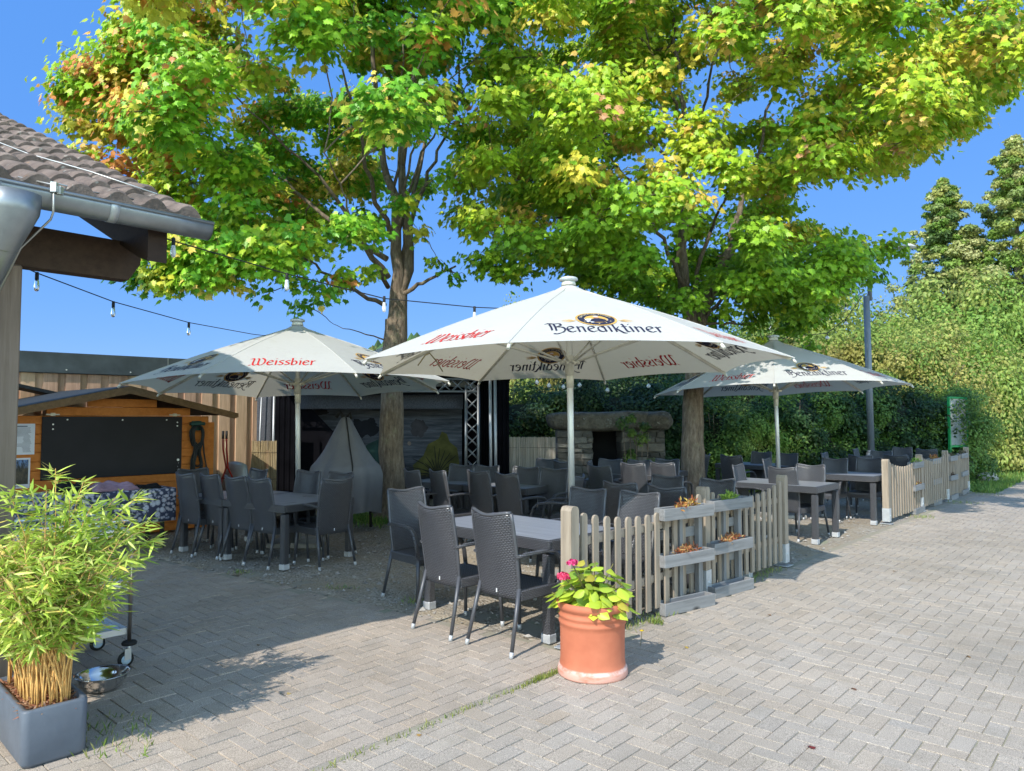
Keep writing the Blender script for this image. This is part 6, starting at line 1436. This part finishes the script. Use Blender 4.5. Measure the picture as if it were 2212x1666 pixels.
BM = dict(dk=[bush_mesh('dark_bush', 1, 36000, 110, .085, dk), bush_mesh('dark_bush_b', 2, 36000, 100, .085, dk+md[:1])], md=[bush_mesh('mid_bush', 3, 36000, 110, .08, md)], lt=[bush_mesh('light_bush', 4, 38000, 120, .085, lt)], wm=[bush_mesh('warm_bush', 5, 38000, 130, .075, wm)])
stem_me = MB(); rr = random.Random(3)
for i in range(7): a = rr.uniform(0, 6.28); stem_me.tube([(0, 0, 0), (.3*math.cos(a), .3*math.sin(a), .8), (.9*math.cos(a), .9*math.sin(a), 2.2)], [.03, .022, .008], 6)
stem_o = stem_me.build('stems', BARK); stem_mesh = stem_o.data; bpy.data.objects.remove(stem_o)
core_me = MB(); core_me.lathe([(.3, .0), (.75, .3), (.85, 1.0), (.7, 1.6), (.4, 2.0), (.1, 2.2)], 14, cap=False, wob=.1); co2_ = core_me.build('shade_core', mat('shade_core', (.02, .026, .012), .95, bump=.8, scale=9)); core_mesh = co2_.data; bpy.data.objects.remove(co2_)  # dark solid core painted in for the shade inside each shrub
def shrub(kind, px, d, s, h, label, seed=0, gr='shrubs behind the terrace'):
    p = W(px, 900, d); rr = random.Random(px*7+seed); me = BM[kind][rr.randrange(len(BM[kind]))]; root = empty('shrub', (p.x, d, -.03), rr.uniform(0, 6.28), label, 'shrub', gr); root.scale = (s, s, h/3.0)
    add_mesh('foliage', me, root); add_mesh('stems', stem_mesh, root); add_mesh('shade_core', core_mesh, root)
def hz(py, d): return 1.6+(HY-py)/F_*d
SH = [('dk', 1120, 17.6, 1.0, 2.7, 'dark evergreen shrub between the stage and the stone fireplace'), ('dk', 1220, 17.8, 1.0, 2.9, 'dark shrub behind the left part of the fireplace lintel'), ('dk', 1330, 17.4, 1.0, 2.9, 'dark shrub behind the middle of the fireplace'), ('dk', 1440, 17.8, 1.0, 2.9, 'dark shrub rising right of the fireplace lintel'),
    ('md', 1545, 17.2, .85, 2.4, 'mid green shrub immediately right of the right maple trunk'), ('lt', 1625, 16.6, .55, 1.9, 'bright sunlit young shrub behind the thin umbrella pole'), ('dk', 1720, 17.4, .95, 2.8, 'dark hedge shrub right of the thin umbrella pole'), ('dk', 1815, 18.2, 1.0, 2.9, 'dark hedge shrub left of the lamp post'), ('dk', 1930, 18.8, 1.0, 2.8, 'dark hedge shrub right of the lamp post'),
    ('md', 2020, 18.8, .9, 2.9, 'mid green shrub left of the green notice board'), ('md', 2140, 24.5, 1.2, 4.4, 'rounded green shrub right of the green notice board, behind the boulder'), ('lt', 2075, 23, 1.25, 4.8, 'tall light green shrub rising behind the notice board'), ('lt', 2215, 26, 1.3, 5.2, 'large yellow green shrub at the right edge of the photo'),
    ('md', 1600, 21, 1.3, 4.4, 'broad green shrub seen between the right maple trunk and the umbrella top'), ('wm', 1700, 22, 1.3, 4.6, 'yellowish shrub above the right umbrella'), ('wm', 1800, 23, 1.4, 5.0, 'tall warm green shrub left of the lamp post top'), ('wm', 1915, 22, 1.4, 4.9, 'rusty yellow green shrub right of the lamp post'), ('wm', 2010, 24, 1.4, 4.7, 'warm green shrub below the conical tree'),
    ('lt', 1850, 26, 1.5, 6.3, 'high pale green shrub behind the lamp post top'), ('lt', 1960, 27, 1.4, 5.8, 'high pale green shrub left of the conical tree'), ('md', 1640, 25, 1.5, 5.8, 'high green shrub behind the right maple fork'), ('lt', 1740, 26, 1.5, 6.2, 'high green shrub behind the right maple lower branches'), ('md', 1500, 23, 1.3, 4.6, 'green shrub directly behind the right maple fork'), ('dk', 1400, 22, 1.3, 4.4, 'dark green shrub behind the big umbrella, left of the right maple'),
    ('wm', 1130, 24, .9, 5.6, 'small tree with brownish leaves showing above the big umbrella left slope'), ('lt', 2130, 26, 1.5, 5.6, 'big light green shrub between the two conical trees'), ('dk', 2205, 25.0, .75, 2.3, 'low dark green shrub at the right edge above the verge'), ('lt', 2060, 27, 1.7, 7.0, 'high light green shrub in front of the left conical tree'), ('lt', 2180, 25.5, 1.6, 6.8, 'high light green shrub in front of the tallest conical tree'), ('wm', 1990, 21, 1.2, 4.3, 'yellow green shrub left of and behind the notice board')]
for s in SH: shrub(*s)
cone_a = bush_mesh('cone_crown', 11, 110000, 800, .12, pale+lt, 11.6, 3.9, True); cone_b = bush_mesh('cone_crown_b', 12, 110000, 800, .12, pale+lt, 12.6, 3.9, True); cone_c = bush_mesh('cone_crown_c', 13, 50000, 380, .12, pale+lt, 9.6, 3.0, True)
for me, px, d, h, label in ((cone_a, 2052, 30, 11.6, 'conical pale green tree, left one of the two at the right edge'), (cone_b, 2208, 28, 12.6, 'tallest conical tree cut by the right edge of the photo'), (cone_c, 2112, 30, 8.5, 'small conical tree top between the two tall conical trees')):
    p = W(px, 900, d); root = empty('conical_tree', (p.x, d, 0), 0, label, 'tree', 'conical trees at the right'); add_mesh('crown', me, root)
    b = MB(); b.tube([(0, 0, -.05), (0, 0, h*.5), (.05, 0, h*.97)], [.22, .13, .015], 10); b.build('trunk', BARK, root)
# climbing plant in front of the fireplace
b_me = bush_mesh('pot_bush', 17, 1500, 12, .06, md+lt[:1], 1.5, .42); p = W(1375, 1000, 13.7); rt = empty('small_shrub', (p.x, 13.7, .05), 0, 'small leafy shrub growing before the right pillar of the stone fireplace', 'shrub'); o = add_mesh('foliage', b_me, rt); o.location = (0, 0, .35)
b = MB()
for i in range(5): b.tube([(.05*i-.1, 0, 0), (.1*i-.2, 0, .7), (.12*i-.24, .02, 1.3)], .008, 5)
b.build('stems', BARK, rt)
# ------------------------------------------------------------------ grass and weeds
def grass(name, pts, label, h=.12, cols=((.16, .28, .05), (.24, .32, .07), (.10, .2, .04)), seed=1):
    rs = np.random.RandomState(seed); P = np.array(pts); n = len(P); tip = np.stack([rs.normal(0, .4, n), rs.normal(0, .4, n), np.ones(n)], 1); nr = rs.normal(0, 1, (n, 3)); nr[:, 2] = .3*np.abs(nr[:, 2])
    V_, T_, C_ = leaves(P, nr, tip, rs.uniform(h*.5, h*1.3, n), np.array(cols)[rs.randint(0, len(cols), n)]*rs.uniform(.7, 1.2, (n, 1)), BLADE*np.array([1.0, 1]), rs, .2)
    return tag(add_mesh(name, np_mesh(name, V_, T_, C_, [LEAFM])), label, 'grass', kind='stuff')
rs = np.random.RandomState(77); pts = []
while len(pts) < 14000:
    s, t_ = 14.5+rs.exponential(4), rs.uniform(-.38, 3.4)
    if s > 30 or (s < 14.8 and t_ > .3): continue
    p = ST(s, t_); pts.append((p.x, p.y, -.05 if False else -.045))
grass('verge_grass', pts, 'short green grass on the verge beyond the far fence', .15)
pts = [(t1.x+rs.normal(-.1, .45), t1.y+rs.normal(-.05, .28), -.005) for i in range(1500)]
grass('tuft_grass', pts, 'grass growing round the foot of the left maple', .13, seed=3)
pts = []
for i in range(900): s = rs.uniform(-2.6, .1); c_ = [(-.55, .14), (-1.5, .3), (-.9, .3), (-2.2, .2)][rs.choice(4, p=[.6, .15, .15, .1])]; p = ST(rs.normal(c_[0], c_[1]), KT-.035+rs.normal(0, .012)); pts.append((p.x, p.y, -.004))
grass('moss', pts, 'thin line of moss and weeds in the paving joint', .03, ((.22, .28, .05), (.3, .3, .08), (.16, .22, .05)), 4)
pts = []
for i in range(700): s = rs.uniform(.6, 3.6); p = ST(s, -.02+rs.normal(0, .05)); pts.append((p.x, p.y, -.004))
for c_, sd_ in ((ST(.95, -.12), .03), (ST(2.4, -.02), .05), (ST(9.2, -.15), .12), (ST(14.2, -.25), .2), (ST(12.0, -.2), .15)):
    for i in range(120): pts.append((c_.x+rs.normal(0, sd_), c_.y+rs.normal(0, sd_), -.004))
for i in range(160):
    q = G(rs.uniform(150, 330), rs.uniform(1545, 1640)); pts.append((q.x, q.y, -.004))
for (gx, gy) in ((735, 1272), (900, 1300), (520, 1238)):
    q = G(gx, gy)
    for i in range(40): pts.append((q.x+rs.normal(0, .07), q.y+rs.normal(0, .04), -.004))
grass('weeds', pts, 'small weeds sprouting along the fence foot and in paving joints', .045, ((.20, .30, .05), (.3, .3, .10), (.14, .22, .05)), 5)
# dandelion by the fence, fallen leaves on the road
q = G(1383, 1395); dn_ = thing('dandelion', (q.x, q.y, 0), 0, 'small yellow flower on a thin stalk at the fence foot beside the pot', 'flower'); b = MB(); b.tube([(0, 0, 0), (.01, 0, .06), (.012, 0, .105)], .002, 5); b.build('stalk', mat('stem_green', (.14, .12, .04), .6), dn_); b = MB(); b.lathe([(.002, 0), (.014, .004), (.016, .008), (.001, .011)], 10, (.012, 0, .10)); b.build('flower', mat('yellow_petal', (.75, .48, .01), .6), dn_)
def fallen(px, py, label, c, s):
    q = G(px, py); rs2 = np.random.RandomState(px); V_, T_, C_ = leaves(np.array([[0, 0, .004]]), np.array([[.1, .1, 1.]]), np.array([[1., .3, 0]]), np.array([s]), np.array([c]), MAPLE, rs2, .25); tag(add_mesh('fallen_leaf', np_mesh('fallen_leaf', V_, T_, C_, [LEAFM]), None, (q.x, q.y, .006)), label, 'leaf')
fallen(1747, 1617, 'dark red fallen leaf lying on the paving in the lower right', (.22, .05, .035), .05); fallen(1841, 1490, 'small brown fallen leaf on the right paving', (.2, .09, .06), .04)

LL = [('small yellow leaf lying on the paving right of the terracotta pot', 1480, 1400, (.55, .42, .06)), ('small brown leaf on the paving in front of the near fence', 1660, 1330, (.30, .16, .06)), ('tiny brown leaf on the shaded paving left of the front chairs', 555, 1395, (.12, .07, .04)), ('tiny dark leaf on the shaded paving near the gravel edge', 430, 1300, (.10, .06, .04)),
      ('small curled leaf on the road in the far shade', 1930, 1235, (.28, .20, .08)), ('small ochre leaf near the paving joint at the bottom', 900, 1590, (.42, .27, .08)), ('small tan leaf on the sunlit left paving', 620, 1500, (.40, .27, .12)), ('tiny brown leaf on the right paving near the picture edge', 2090, 1420, (.26, .14, .07))]
for lab, px, py, c in LL: fallen(px, py, lab, c, .035)
